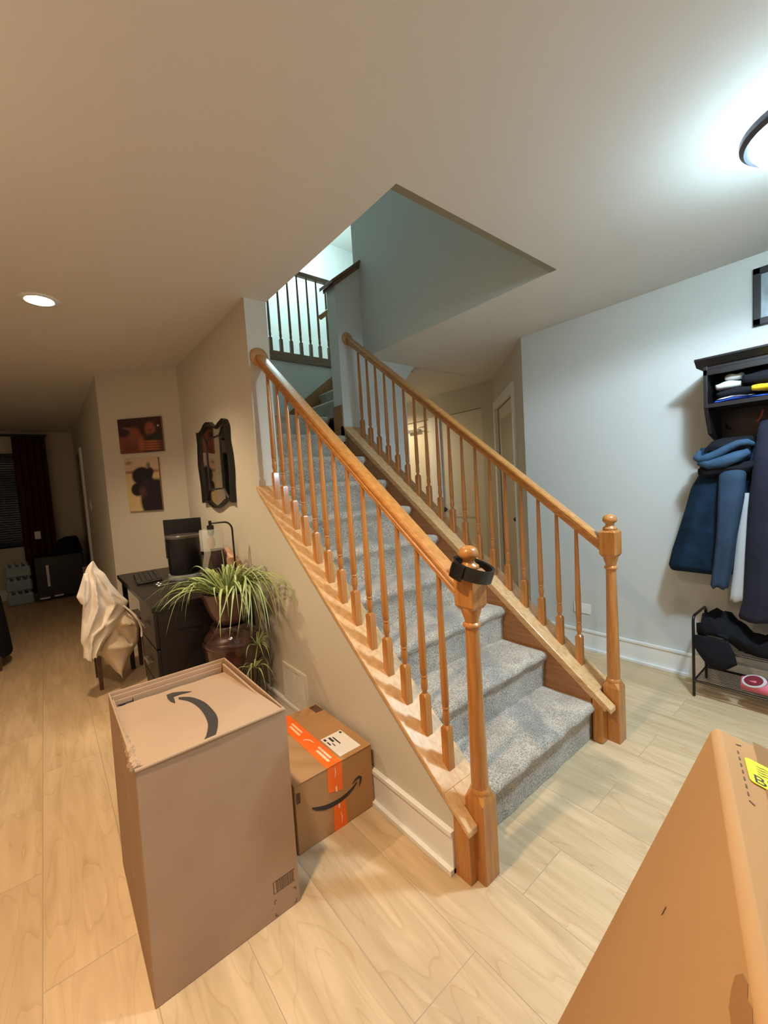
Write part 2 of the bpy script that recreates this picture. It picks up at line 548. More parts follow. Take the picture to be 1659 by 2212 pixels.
struct('wall_upstairs', bm, M['wall_grey'])
bm = new(); box(bm, 4.2, 4.3, 1.8, 4.7, zt, 5.2)
struct('wall_upstairs_side', bm, M['wall_grey'])
bm = new(); box(bm, 2.0, 4.3, 1.77, 1.87, zt, 5.2)
struct('wall_upstairs_near', bm, M['wall_grey'])
bm = new(); box(bm, -0.2, 4.3, -0.2, 4.8, 5.2, 5.3)
struct('ceiling_upstairs', bm, M['ceiling'])
# darker olive strip along the near edge of the opening
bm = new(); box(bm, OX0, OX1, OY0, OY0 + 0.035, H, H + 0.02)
struct('trim_1', bm, mat('olive_strip', (0.24, 0.21, 0.14), 0.8))


def baseboard(name, pts, th=0.014, h=0.135, shoe=0.02):
    """pts: polyline (x, y); the board stands to the left of its direction."""
    bm = new()
    for (x0, y0), (x1, y1) in zip(pts, pts[1:]):
        d = Vector((x1 - x0, y1 - y0)).normalized()
        n = Vector((-d.y, d.x))
        def pt(p, o):
            return (p[0] + n.x * o, p[1] + n.y * o)
        for t, z0, z1 in ((th, 0, h), (th + 0.006, h, h + 0.018), (th + 0.016, 0, shoe)):
            a, b = (x0, y0), (x1, y1)
            q = [a, b, pt(b, t), pt(a, t)]
            hexa(bm, [(*p, z0) for p in q] + [(*p, z1) for p in q])
    bmesh.ops.recalc_face_normals(bm, faces=bm.faces[:])
    return struct(name, bm, M['white'], bevel=0.002)


baseboard('baseboard_left', [(0.0, -0.225), (0.0, 2.73), (-0.53, 3.27), (-0.53, 5.3)])
baseboard('baseboard_right', [(2.1, -1.9), (2.1, 0.754), P45(0.30)])
baseboard('baseboard_hall', [(XH, 1.70), (XH, 1.86)])
baseboard('baseboard_understair', [(1.76, 1.77), (1.18, 1.77)])
baseboard('baseboard_far', [(-0.53, 7.0), (-3.08, 7.0)])

# ------------------------------------------------------------------ doors of the hall
# closet door on the 45 degree wall
bm = new(); seg45(bm, 0.385, 1.285, 0.008, 2.085, -0.03, -0.07); bmesh.ops.recalc_face_normals(bm, faces=bm.faces[:])
d1 = struct('door_1', bm, M['door'], bevel=0.002)
bm = new()
for t0, t1, z0, z1 in ((0.30, 0.385, 0, 2.17), (1.285, 1.37, 0, 2.17), (0.385, 1.285, 2.085, 2.17)):
    seg45(bm, t0, t1, z0, z1, 0.018, -0.02)
bmesh.ops.recalc_face_normals(bm, faces=bm.faces[:])
obj('door_casing', bm, M['white'], d1, bevel=0.003)
bm = new()
seg45(bm, 0.50, 1.17, 0.25, 1.95, -0.026, -0.032); bmesh.ops.recalc_face_normals(bm, faces=bm.faces[:])
obj('glazed_panel', bm, mat('frosted_panel', (0.45, 0.42, 0.33), 0.2, coat=0.4), d1)
bm = new(); p = P45(0.47, -0.005); lathe(bm, [(0.012, -0.02), (0.028, -0.01), (0.03, 0.01), (0.012, 0.02)], (p[0], p[1], 0.93), 12)
obj('door_handle', bm, M['bronze'], d1, smooth=True)
# cream door in the hall wall
bm = new(); box(bm, XH + 0.02, XH + 0.06, 1.935, 2.60, 0.008, 2.155)
box(bm, XH + 0.012, XH + 0.02, 1.935, 2.04, 0.008, 2.155); box(bm, XH + 0.012, XH + 0.02, 2.49, 2.60, 0.008, 2.155)
for z0, z1 in ((0.008, 0.2), (0.86, 1.0), (2.0, 2.155)):
    box(bm, XH + 0.012, XH + 0.02, 2.04, 2.49, z0, z1)
d2 = struct('door_2', bm, M['door'], bevel=0.002)
bm = new(); lathe(bm, [(0.012, 0), (0.012, 0.03), (0.03, 0.035), (0.033, 0.055), (0.02, 0.07)], (0, 0, 0), 14)
bm.transform(Matrix.Translation((XH + 0.015, 2.56, 0.955)) @ Matrix.Rotation(-PI / 2, 4, 'Y'))
obj('door_knob', bm, M['black'], d2, smooth=True)
bm = new(); box(bm, XH - 0.014, XH + 0.01, 2.60, 2.70, 0, 2.17)
box(bm, XH - 0.014, XH + 0.01, 2.70, 2.79, 0, 2.17)
struct('trim_2', bm, M['white'], bevel=0.003)
bm = new(); box(bm, XH + 0.02, XH + 0.06, 2.80, 3.55, 0.008, 2.155)
d3 = struct('door_3', bm, M['door'], bevel=0.002)
bm = new(); box(bm, XH - 0.035, XH + 0.02, 2.98, 3.20, 2.02, 2.06)
tube(bm, [(XH - 0.01, 3.0, 2.05), (XH - 0.08, 2.9, 2.06), (XH - 0.01, 2.84, 2.07)], 0.007, 6)
obj('door_closer', bm, M['steel'], d3)


# ------------------------------------------------------------------ staircase
st = thing('staircase', 'carpeted staircase climbing from the foyer to a landing and turning right', 'staircase', (0.58, 0.9, 0))
# carpet, continuous over treads and risers, with rounded nosings
prof = []
z = 0.0
for k in range(10):
    yn = YN + k * RUN
    yr = yn + 0.028
    zt_ = (k + 1) * RISE
    prof.append((yr, z + (0.002 if k == 0 else 0)))
    prof.append((yr, z + 0.06)); prof.append((yr - 0.002, z + 0.11))
    prof.append((yr - 0.008, zt_ - 0.055))
    for j in range(7):
        a = j / 6 * PI * 0.62
        r = 0.026
        prof.append((yn + r - r * math.sin(a) * 1.0 if False else yn + r - r * math.cos(a - PI * 0.12), zt_ - r + r * math.sin(a - PI * 0.12)))
    prof.append((yn + 0.09, zt_)); prof.append((yn + 0.17, zt_ - 0.001)); 
    z = zt_
prof.append((OY1, z))
bm = new()
NX = 40
rows = []
for (y, zz) in prof:
    row = []
    for i in range(NX + 1):
        x = XL + (XR - XL) * i / NX
        e = min(i, NX - i)
        sag = 0.006 * (1 if e == 0 else 0)
        w = 0.003 * math.sin(x * 31 + y * 17) * math.sin(y * 23 + x * 9)
        row.append(bm.verts.new((x, y + w, zz - sag + (w if zz > 0.05 else 0))))
    rows.append(row)
for a, b in zip(rows, rows[1:]):
    for i in range(NX):
        bm.faces.new((a[i], a[i + 1], b[i + 1], b[i]))
# upper flight heading right from the landing
zb = 10 * RISE
for k in range(4):
    xn = 1.21 + k * 0.25
    z0 = zb + k * RISE; z1 = z0 + RISE
    sec = [(xn + 0.02, z0), (xn + 0.02, z1 - 0.05), (xn + 0.006, z1 - 0.03), (xn, z1 - 0.015), (xn + 0.008, z1), (xn + 0.27, z1)]
    r0 = [bm.verts.new((x, 1.905, zz)) for x, zz in sec]
    r1 = [bm.verts.new((x, 2.865, zz)) for x, zz in sec]
    for i in range(len(sec) - 1):
        bm.faces.new((r0[i], r0[i + 1], r1[i + 1], r1[i]))
box(bm, XR - 0.01, 1.23, 1.905, 2.865, zb - 0.02, zb)
bmesh.ops.recalc_face_normals(bm, faces=bm.faces[:])
obj('carpet', bm, M['carpet'], st, smooth=True, label='grey beige carpet over the treads')
# closed base so that nothing is seen or lit from below
bm = new()
for k in range(10):
    y0 = YN + 0.04 + k * RUN
    box(bm, XL + 0.002, XR - 0.002, y0, OY1 - 0.01 if k == 9 else y0 + RUN, max(0.0, k * RISE - 0.12), (k + 1) * RISE - 0.03)
obj('carcass', bm, M['skirt'], st)
# skirts inside both sides
bm = new()
ys, ye = -0.215, 1.77
prism(bm, [(ys, 0), (ys + 0.25, 0), (ye, SL * ye + 0.05), (ye, zcap(ye) - 0.028), (ys, zcap(ys) - 0.028)], 'x', XR, XR + 0.02)
obj('skirt_board', bm, M['skirt'], st)
bm = new()
prism(bm, [(ys, 0), (ys + 0.25, 0), (2.0, SL * 2 + 0.05), (2.0, zcap(2.0) - 0.028), (ys, zcap(ys) - 0.028)], 'x', XL - 0.004, XL + 0.001)
obj('skirt_board', bm, M['skirt'], st)
bm = new()
prism(bm, [(0.8, zb), (1.1, zb), (1.25, zb + 0.06), (2.1, zb + 0.74), (2.1, zb + 0.95), (0.98, zb + 0.10), (0.8, zb + 0.10)], 'y', OY1 - 0.018, OY1 - 0.001)
obj('skirt_board', bm, M['skirt'], st)
# right hand outer string wall
bm = new()
prism(bm, [(-0.235, 0), (1.77, 0), (1.77, zcap(1.77) - 0.028), (-0.235, zcap(-0.235) - 0.028)], 'x', XR + 0.02, XR + 0.135)
struct('wall_stringer_right', bm, M['wall_grey'])


# ------------------------------------------------------------------ railings
def sloped_bar(bm, x0, x1, ya, yb, ztop, th, plumb=True):
    """bar with plumb ends following ztop(y)"""
    hexa(bm, [(x0, ya, ztop(ya) - th), (x1, ya, ztop(ya) - th), (x1, yb, ztop(yb) - th), (x0, yb, ztop(yb) - th),
              (x0, ya, ztop(ya)), (x1, ya, ztop(ya)), (x1, yb, ztop(yb)), (x0, yb, ztop(yb))])


def rail_profile(bm, xc, ya, yb, ztop, w=0.031):
    """moulded handrail section swept along the slope"""
    sec = [(-0.62, -0.066), (-0.62, -0.050), (-0.82, -0.045), (-0.60, -0.034), (-0.98, -0.024), (-1.0, -0.012), (-0.86, -0.003), (-0.45, 0.0),
           (0.45, 0.0), (0.86, -0.003), (1.0, -0.012), (0.98, -0.026), (0.60, -0.034), (0.82, -0.045), (0.62, -0.050), (0.62, -0.066)]
    loft(bm, [[(xc + u * w, y, ztop(y) + v) for u, v in sec] for y in (ya, yb)])


def sq(h, s, c=0.0):
    """square ring with slightly cut corners, radius h at height s"""
    k = h * 0.90
    return [(h, -k, s), (h, k, s), (k, h, s), (-k, h, s), (-h, k, s), (-h, -k, s), (-k, -h, s), (k, -h, s)]


def rnd(r, s, n=8):
    return [(r * math.cos(2 * PI * (i - 0.5) / n), r * math.sin(2 * PI * (i - 0.5) / n), s) for i in range(n)]


def turned(bm, prof, c, n=20):
    lathe(bm, prof, c, n)


def newel(parent, x, y, label=None):
    nw = bpy.data.objects.new('newel_post', None)
    nw.location = Vector((x, y, 0)) - parent.location
    COL.objects.link(nw)
    nw.parent = parent
    h = 0.038
    bm = new()
    loft(bm, [[(x + a, y + b, s) for a, b, s in sq(h, zz)] for zz in (0.0, 0.275)])
    # lamb's tongue transition: square shoulders rise to points on each corner
    bm2 = []
    ring0 = [bm.verts.new((x + a, y + b, s)) for a, b, s in sq(h, 0.275)]
    top = [bm.verts.new((x + 0.033 * math.cos(PI / 8 * (2 * i - 1)), y + 0.033 * math.sin(PI / 8 * (2 * i - 1)), 0.303)) for i in range(8)]
    for i in range(8):
        bm.faces.new((ring0[i], ring0[(i + 1) % 8], top[(i + 1) % 8], top[i]))
    turned(bm, [(0.034, 0.297), (0.035, 0.303), (0.033, 0.309), (0.0285, 0.315), (0.0295, 0.34), (0.0285, 0.45), (0.0245, 0.70), (0.0225, 0.855),
                (0.0225, 0.858), (0.0285, 0.862), (0.030, 0.867), (0.0285, 0.872), (0.022, 0.877), (0.0235, 0.885), (0.030, 0.905), (0.033, 0.918),
                (0.0335, 0.924), (0.030, 0.93)], (x, y, 0), 24)
    loft(bm, [[(x + a, y + b, s) for a, b, s in sq(hh, zz)] for hh, zz in ((0.030, 0.922), (h, 0.935), (h, 1.042), (0.030, 1.052))])
    obj('post', bm, M['wood'], nw, smooth=True, angle=30)
    bm = new()
    turned(bm, [(0.026, 1.048), (0.031, 1.052), (0.033, 1.058), (0.031, 1.064), (0.022, 1.069), (0.0185, 1.077), (0.021, 1.085), (0.030, 1.091), (0.0325, 1.099),
                (0.031, 1.110), (0.024, 1.120), (0.012, 1.126), (0.001, 1.128)], (x, y, 0), 24)
    obj('finial', bm, M['wood'], nw, smooth=True, angle=60)
    return nw


BAL = {}


def baluster(parent, x, y, zb_, zt_):
    key = round(zt_ - zb_, 2)
    if key not in BAL:
        bm = new()
        h = 0.016
        L_ = zt_ - zb_
        k = h * 0.86
        rings = []
        rings.append([(a, b, -0.014) for a, b, _ in sq(h, 0)])
        rings.append([(a, b, 0.150) for a, b, _ in sq(h, 0)])
        rings.append([(a * 0.82, b * 0.82, 0.160) for a, b, _ in [(0.0125 * math.cos(PI / 8 * (2 * i - 1)) * 1.1, 0.0125 * math.sin(PI / 8 * (2 * i - 1)) * 1.1, 0) for i in range(8)]])
        loft(bm, rings)
        lathe(bm, [(0.010, 0.155), (0.0095, 0.168), (0.0125, 0.176), (0.0140, 0.188), (0.0135, 0.202), (0.0115, 0.214), (0.0112, 0.219), (0.0135, 0.222), (0.0135, 0.226), (0.0115, 0.229),
                   (0.0118, 0.233), (0.0135, 0.236), (0.0138, 0.26), (0.0138, 0.33), (0.0122, 0.45), (0.0095, L_ - 0.06), (0.0085, L_ + 0.012)], (0, 0, 0), 12)
        me = bpy.data.meshes.new('baluster')
        bm.to_mesh(me); bm.free()
        for p in me.polygons:
            p.use_smooth = True
        me.set_sharp_from_angle(angle=math.radians(35))
        me.materials.append(M['wood'])
        BAL[key] = me
    o = bpy.data.objects.new('baluster', BAL[key])
    COL.objects.link(o)
    o.parent = parent
    o.location = Vector((x, y, zb_)) - parent.location
    return o


# left railing
lr = thing('stair_railing', 'honey oak railing on the left edge of the stairs, belt hung on its newel post', 'railing', (0.066, -0.29, 0))
newel(lr, 0.066, -0.29)
bm = new(); rail_profile(bm, 0.066, -0.252, 1.165, zrail)
obj('handrail', bm, M['wood_y'], lr, smooth=True, angle=25)
bm = new(); lathe(bm, [(0.052, 0.0), (0.054, 0.008), (0.048, 0.016), (0.040, 0.018)], (0, 0, 0), 28)
bm.transform(Matrix.Translation((0.062, 1.1795, 2.115)) @ Matrix.Rotation(PI / 2, 4, 'X'))
obj('rosette', bm, M['wood_x'], lr, smooth=True)
bm = new(); sloped_bar(bm, -0.020, 0.142, -0.205, 1.178, zcap, 0.022)
sloped_bar(bm, -0.020, 0.0275, -0.305, -0.205, zcap, 0.022)
sloped_bar(bm, 0.0275, 0.142, -0.2525, -0.205, zcap, 0.022)
sloped_bar(bm, -0.012, 0.001, -0.24, 1.178, lambda y: zcap(y) - 0.022, 0.02)
bmesh.ops.recalc_face_normals(bm, faces=bm.faces[:])
obj('cap_board', bm, M['wood_cap'], lr, bevel=0.003, label='pale oak cap board')
bm = new(); prism(bm, [(-0.292, 0), (-0.2265, 0), (-0.2265, zcap(-0.2265) - 0.022), (-0.292, zcap(-0.292) - 0.022)], 'x', -0.006, 0.030)
prism(bm, [(-0.255, 0), (-0.2265, 0), (-0.2265, zcap(-0.2265) - 0.022), (-0.255, zcap(-0.255) - 0.022)], 'x', 0.030, 0.118)
obj('end_board', bm, M['wood'], lr, bevel=0.002)
for k in range(13):
    y = -0.1555 + 0.1035 * k
    baluster(lr, 0.062, y, zcap(y) - 0.012, zcap(y) - 0.012 + 0.708)

# right railing
rr = thing('stair_railing', 'oak stair railing on the right side of the stairs, nearest the coats', 'railing', (1.125, -0.29, 0))
newel(rr, 1.125, -0.29)
bm = new(); rail_profile(bm, 1.122, -0.252, 1.755, zrail)
obj('handrail', bm, M['wood_y'], rr, smooth=True, angle=25)
bm = new(); lathe(bm, [(0.052, 0.0), (0.054, 0.008), (0.048, 0.016), (0.040, 0.018)], (0, 0, 0), 28)
bm.transform(Matrix.Translation((1.120, 1.7695, 2.57)) @ Matrix.Rotation(PI / 2, 4, 'X'))
obj('rosette', bm, M['wood_x'], rr, smooth=True)
bm = new(); sloped_bar(bm, 1.022, 1.195, -0.24, 1.768, zcap, 0.022)
sloped_bar(bm, 1.022, 1.078, -0.315, -0.24, zcap, 0.022)
sloped_bar(bm, 1.028, 1.045, -0.29, 1.768, lambda y: zcap(y) - 0.020, 0.022)
sloped_bar(bm, 1.034, 1.045, -0.28, 1.768, lambda y: zcap(y) - 0.040, 0.016)
bmesh.ops.recalc_face_normals(bm, faces=bm.faces[:])
obj('cap_board', bm, M['wood_cap'], rr, bevel=0.003)
bm = new(); prism(bm, [(-0.272, 0), (-0.222, 0), (-0.222, zcap(-0.222) - 0.04), (-0.272, zcap(-0.272) - 0.04)], 'x', 1.028, 1.086)
prism(bm, [(-0.252, 0), (-0.2265, 0), (-0.2265, zcap(-0.2265) - 0.022), (-0.252, zcap(-0.252) - 0.022)], 'x', 1.163, 1.18)
obj('end_board', bm, M['wood'], rr, bevel=0.008)
for k in range(18):
    y = -0.125 + 0.1035 * k
    baluster(rr, 1.122, y, zcap(y) - 0.012, zcap(y) - 0.012 + 0.708)
bm = new(); prism(bm, [(1.77, zcap(1.7) - 0.16), (1.77, zcap(1.77) + 0.0), (1.80, zcap(1.77) + 0.0), (1.80, zcap(1.77) - 0.16)], 'x', 1.016, 1.03)
prism(bm, [(1.77, 1.55), (1.77, 2.02), (1.90, 2.02), (1.90, 1.60)], 'x', 1.016, 1.03)
obj('end_trim', bm, M['skirt'], rr)

# upper balustrade at the edge of the upper floor
ur = thing('upper_railing', 'dark oak railing along the upstairs landing above the stairwell', 'railing', (0.9, 2.92, 2.745))
bm = new(); box(bm, 0.14, 2.0, 2.855, 2.99, 2.70, 2.765); box(bm, 0.14, 2.0, 2.845, 2.86, 2.67, 2.70)
bmesh.ops.recalc_face_normals(bm, faces=bm.faces[:])
obj('base_rail', bm, M['wood_up'], ur, bevel=0.003)
bm = new(); box(bm, 0.14, 2.0, 2.895, 2.955, 3.615, 3.66)
obj('handrail', bm, M['wood_up'], ur, bevel=0.01)
for k in range(14):
    o = baluster(ur, 0.275 + 0.1178 * k, 2.925, 2.76, 3.62)
    if k == 0:
        o.data.materials[0] = M['wood_up']

# cap on the knee wall of the upper flight
kc = new()
hexa(kc, [(0.985, 1.735, 2.985), (1.288, 1.735, 3.222), (1.288, 1.935, 3.222), (0.985, 1.935, 2.985),
          (0.985, 1.735, 3.012), (1.288, 1.735, 3.250), (1.288, 1.935, 3.250), (0.985, 1.935, 3.012)])
hexa(kc, [(1.008, 1.752, 2.965), (1.288, 1.752, 3.185), (1.288, 1.918, 3.185), (1.008, 1.918, 2.965),
          (1.008, 1.752, 3.000), (1.288, 1.752, 3.222), (1.288, 1.918, 3.222), (1.008, 1.918, 3.000)])
bmesh.ops.recalc_face_normals(kc, faces=kc.faces[:])
struct('trim_3', kc, M['wood_up'], bevel=0.003)
gr = thing('wall_handrail', 'short round oak handrail end beside the upper flight of stairs', 'handrail', (1.02, 1.96, 2.86))
bm = new(); tube(bm, [(0.995, 1.965, 2.79), (1.02, 1.965, 2.81), (1.6, 1.965, 3.27), (1.9, 1.965, 3.51)], 0.021, 12)
obj('rail', bm, M['wood_x'], gr, smooth=True)
bm = new(); tube(bm, [(1.15, 1.901, 2.84), (1.15, 1.965, 2.87), (1.15, 1.965, 2.90)], 0.008, 8)
obj('bracket', bm, M['steel'], gr, smooth=True)

# ------------------------------------------------------------------ belt on the left newel
def ribbon_loop(bm, c, rx, ry, tilt, w, th, a0=0, a1=2 * PI, n=48, spiral=0.0, dz=0.0, tw=0.0):
    rot = Matrix.Rotation(tilt[0], 3, 'X') @ Matrix.Rotation(tilt[1], 3, 'Y')
    rings = []
    for i in range(n + 1):
        a = a0 + (a1 - a0) * i / n
        k = 1 + spiral * i / n
        p = Vector((rx * k * math.cos(a), ry * k * math.sin(a), dz * i / n))
        rd = Vector((math.cos(a), math.sin(a), tw)).normalized()
        ring = []
        for u, v in ((-th, -w), (th, -w), (th * 1.15, 0), (th, w), (-th, w)):
            q = p + rd * u + Vector((0, 0, v))
            ring.append(Vector(c) + rot @ q)
        rings.append(ring)
    loft(bm, rings)


bt = thing('belt', 'coiled black leather belt looped over the knob of the near newel post', 'belt', (0.066, -0.29, 1.045))
bm = new()
ribbon_loop(bm, (0.070, -0.297, 1.046), 0.060, 0.060, (0.30, 0.16), 0.0215, 0.0022, 0.6, 0.6 + 4 * PI, 110, 0.16, 0.004, 0.06)
obj('strap', bm, M['leather'], bt, smooth=True)
bm = new()
ribbon_loop(bm, (0.068, -0.294, 1.043), 0.071, 0.071, (0.30, 0.16), 0.0240, 0.0028, 2.75, 3.45, 14, 0.02, 0.0, 0.06)
obj('buckle', bm, M['black_metal'], bt, smooth=True)

# ------------------------------------------------------------------ shipping boxes
def flat(bm, poly, fn, th):
    """thin print: 2-D polygon mapped through fn(u, v, h)"""
    A = [bm.verts.new(fn(u, v, 0)) for u, v in poly]
    B = [bm.verts.new(fn(u, v, th)) for u, v in poly]
    bm.faces.new(A); bm.faces.new(B[::-1])
    n = len(poly)
    for i in range(n):
        bm.faces.new((A[i], B[i], B[(i + 1) % n], A[(i + 1) % n]))
    bmesh.ops.recalc_face_normals(bm, faces=bm.faces[:])
    bmesh.ops.triangulate(bm, faces=[f for f in bm.faces if len(f.verts) > 4])


def smooth_line(p, k=5):
    out = []
    for i in range(len(p) - 1):
        a, b, c, d = p[max(i - 1, 0)], p[i], p[i + 1], p[min(i + 2, len(p) - 1)]
        for j in range(k):
            t = j / k
            out.append(tuple(0.5 * (2 * b[m] + (c[m] - a[m]) * t + (2 * a[m] - 5 * b[m] + 4 * c[m] - d[m]) * t * t + (3 * b[m] - a[m] - 3 * c[m] + d[m]) * t ** 3) for m in range(2)))
    out.append(p[-1])
    return out


def strip_poly(center, widths):
    """polygon around a centre line with half widths"""
    L_, R_ = [], []
    for i, (p, w) in enumerate(zip(center, widths)):
        a = center[max(i - 1, 0)]; b = center[min(i + 1, len(center) - 1)]
        d = Vector((b[0] - a[0], b[1] - a[1])).normalized()
        L_.append((p[0] - d.y * w, p[1] + d.x * w)); R_.append((p[0] + d.y * w, p[1] - d.x * w))
    return L_ + R_[::-1]


def rect(a, b, c, d):
    return [(a, b), (c, b), (c, d), (a, d)]


# tall open box
B1 = thing('shipping_box', 'tall beige cardboard box with sunken lid and large black curved arrow, standing in front', 'box', (-0.66, 0.34, 0))
x0, x1, y0, y1, hb = -0.874, -0.448, 0.056, 0.632, 0.652
T = 0.006
bm = new()
xs0, xs1 = x0, x1


def lean(x, y, z):          # the box bulges and leans a little
    k = z / hb
    return (x + (0.012 * k if x < -0.66 else 0.004 * k), y + (0.0 * k), z)


for (a, b, c, d) in ((x0, x1, y0, y0 + T), (x0, x1, y1 - T, y1), (x0, x0 + T, y0 + T, y1 - T), (x1 - T, x1, y0 + T, y1 - T)):
    vs = [lean(px_, py_, pz_) for pz_ in (0.0, hb) for px_, py_ in ((a, c), (b, c), (b, d), (a, d))]
    hexa(bm, vs)
box(bm, x0 + T, x1 - T, y0 + T, y1 - T, 0, 0.01)
bmesh.ops.recalc_face_normals(bm, faces=bm.faces[:])
obj('carton', bm, M['board'], B1, bevel=0.003)
# rim: doubled flap edges folded inside the back, right and left
bm = new()
box(bm, x0 + 0.02, x1 - 0.015, y1 - 0.016, y1 - 0.009, 0.56, 0.640)
box(bm, x0 + 0.024, x1 - 0.02, y1 - 0.026, y1 - 0.019, 0.56, 0.625)
box(bm, x1 - 0.018, x1 - 0.010, y0 + 0.02, y1 - 0.03, 0.57, 0.640)
box(bm, x0 + 0.020, x0 + 0.026, y0 + 0.05, y1 - 0.03, 0.57, 0.636)
obj('inner_flap', bm, M['board'], B1, bevel=0.002)
# lid panel: starts at the front rim and drops to the back


def zlid(y):
    return 0.655 - (y - y0) * 0.085


def lidpt(u, v, h):
    return (u, v, zlid(v) + 0.001 + h)


bm = new()
nx, ny = 16, 22
for s in (0.0, -0.004):
    g = [[bm.verts.new((x0 + 0.02 + (x1 - x0 - 0.028) * i / nx, y0 - 0.001 + (y1 - y0 - 0.045) * j / ny,
                        zlid(y0 + (y1 - y0 - 0.045) * j / ny) + s + 0.0012 * math.sin(i * 1.3) * math.sin(j * 0.8) * (j / ny))) for j in range(ny + 1)] for i in range(nx + 1)]
    for i in range(nx):
        for j in range(ny):
            bm.faces.new((g[i][j], g[i + 1][j], g[i + 1][j + 1], g[i][j + 1]))
obj('lid', bm, M['board_light'], B1, smooth=True, label='sunken pale cardboard lid')
bm = new()      # rounded front lip
tube(bm, [(x0 + 0.012, y0 + 0.003, hb + 0.000), (x0 + 0.2, y0 + 0.001, hb + 0.002), (x1 - 0.004, y0 + 0.003, hb)], 0.006, 10)
obj('front_lip', bm, M['board_light'], B1, smooth=True)
bm = new()      # torn corner: crumpled paper strip running back along the left edge
rt = random.Random(5)
rg = []
for i in range(26):
    t = i / 25
    yy = y0 + 0.004 + 0.30 * t
    w = (0.010 + 0.012 * rt.random()) * (1 - 0.75 * t)
    xx_ = x0 + 0.016 + 0.004 * rt.random()
    zz = hb + 0.002 - 0.018 * t + 0.004 * rt.random()
    rg.append([(xx_ - w, yy, zz - 0.010), (xx_ - w * 0.6, yy, zz + 0.001 + 0.004 * rt.random()), (xx_, yy, zz + 0.003 + 0.006 * rt.random() * (1 - t)), (xx_ + w * 0.7, yy, zz - 0.001 + 0.003 * rt.random()), (xx_ + w * 1.2, yy, zz - 0.008)])
loft(bm, rg)
obj('torn_edge', bm, M['board_light'], B1, label='crumpled torn left edge')
bm = new()
seg = lambda q: [(a, b) for a, b in q]
cres = [(-0.672, 0.437), (-0.646, 0.425), (-0.622, 0.395), (-0.603, 0.350), (-0.592, 0.295), (-0.592, 0.240), (-0.604, 0.180), (-0.628, 0.120), (-0.655, 0.075), (-0.673, 0.056),
        (-0.715, 0.056), (-0.690, 0.095), (-0.668, 0.150), (-0.655, 0.205), (-0.648, 0.265), (-0.648, 0.320), (-0.655, 0.365), (-0.668, 0.405)]
cres_px = [(430, 275), (500, 275), (570, 300), (620, 345), (648, 390), (647, 450), (628, 500), (600, 530), (570, 534), (585, 490), (595, 430), (575, 375), (540, 330), (490, 300), (430, 285)]


def px_on_lid(px, py):
    u = 220 + px / 2.592; w = 1400 + py / 2.592
    d = Vector(((u - 829.5) / 900.76, 1.0, -(w - 1106) / 900.76))
    d = Vector([R[i][0] * d[0] + R[i][1] * d[1] + R[i][2] * d[2] for i in range(3)])
    C0 = Vector((-0.9797, -1.1589, 1.3440))
    # intersection with z = 0.655 - .085 (y - y0)
    t = (0.656 + 0.085 * y0 - C0.z - 0.085 * C0.y) / (d.z + 0.085 * d.y)
    q = C0 + d * t
    return (round(q.x, 4), max(round(q.y, 4), y0 - 0.002))


cl_ = [px_on_lid(*p) for p in cres_px]
flat(bm, smooth_line(cl_[:9], 4) + smooth_line(cl_[9:], 4), lidpt, 0.0006)
flat(bm, [px_on_lid(*p) for p in [(362, 262), (398, 249), (450, 243), (503, 243), (440, 258), (402, 273), (412, 308), (385, 300), (368, 283)]], lidpt, 0.0006)
obj('curved_arrow', bm, M['ink'], B1, label='large black curved arrow print')


def b1front(u, v, h):
    return (u, y0 - 0.0004 - h, v)


zb0, zb1 = 0.082, 0.122
xb0, xb1 = -0.534, -0.460
bm = new()
flat(bm, rect(xb0, zb0, xb1, zb1), b1front, 0.0002)
bc_ = obj('barcode', bm, M['ink_brown'], B1, label='printed barcode')
random.seed(3)
xx = xb0 + 0.002
bm = new()
while xx < xb1 - 0.004:
    w = random.choice((0.0010, 0.0016, 0.0026))
    edge = xx < xb0 + 0.004 or xx > xb1 - 0.008
    flat(bm, rect(xx, zb0 + 0.002, xx + (0.006 if edge else 0.0011), zb1 - 0.002), lambda u, v, h: (u, y0 - 0.0008 - h, v), 0.0002)
    xx += (0.0062 if edge else 0.0011 + w)
obj('barcode_gaps', bm, M['board'], bc_).parent = B1
for (cx_, cz_, sx_, sz_) in ((xb0, 0.060, 1, -1), (xb1, 0.060, -1, -1), (xb0, 0.008, 1, 1), (xb1, 0.008, -1, 1)):
    bm = new()
    p = [(0, 0), (0.009, 0), (0.009, 0.0020), (0.0020, 0.0020), (0.0020, 0.011), (0, 0.011)]
    flat(bm, [(cx_ + sx_ * a, cz_ + sz_ * b) for a, b in p], b1front, 0.0004)
    obj('corner_mark', bm, M['ink_brown'], B1)
bm = new()
fn = lambda u, v, h: (u, y1 - 0.0262 - h, v)
flat(bm, rect(x0 + 0.035, 0.605, x0 + 0.085, 0.608), fn, 0.0004)
flat(bm, rect(x0 + 0.082, 0.597, x0 + 0.085, 0.616), fn, 0.0004)
flat(bm, rect(x0 + 0.04, 0.600, x0 + 0.06, 0.604), fn, 0.0004)
obj('arrow_mark', bm, M['ink'], B1)

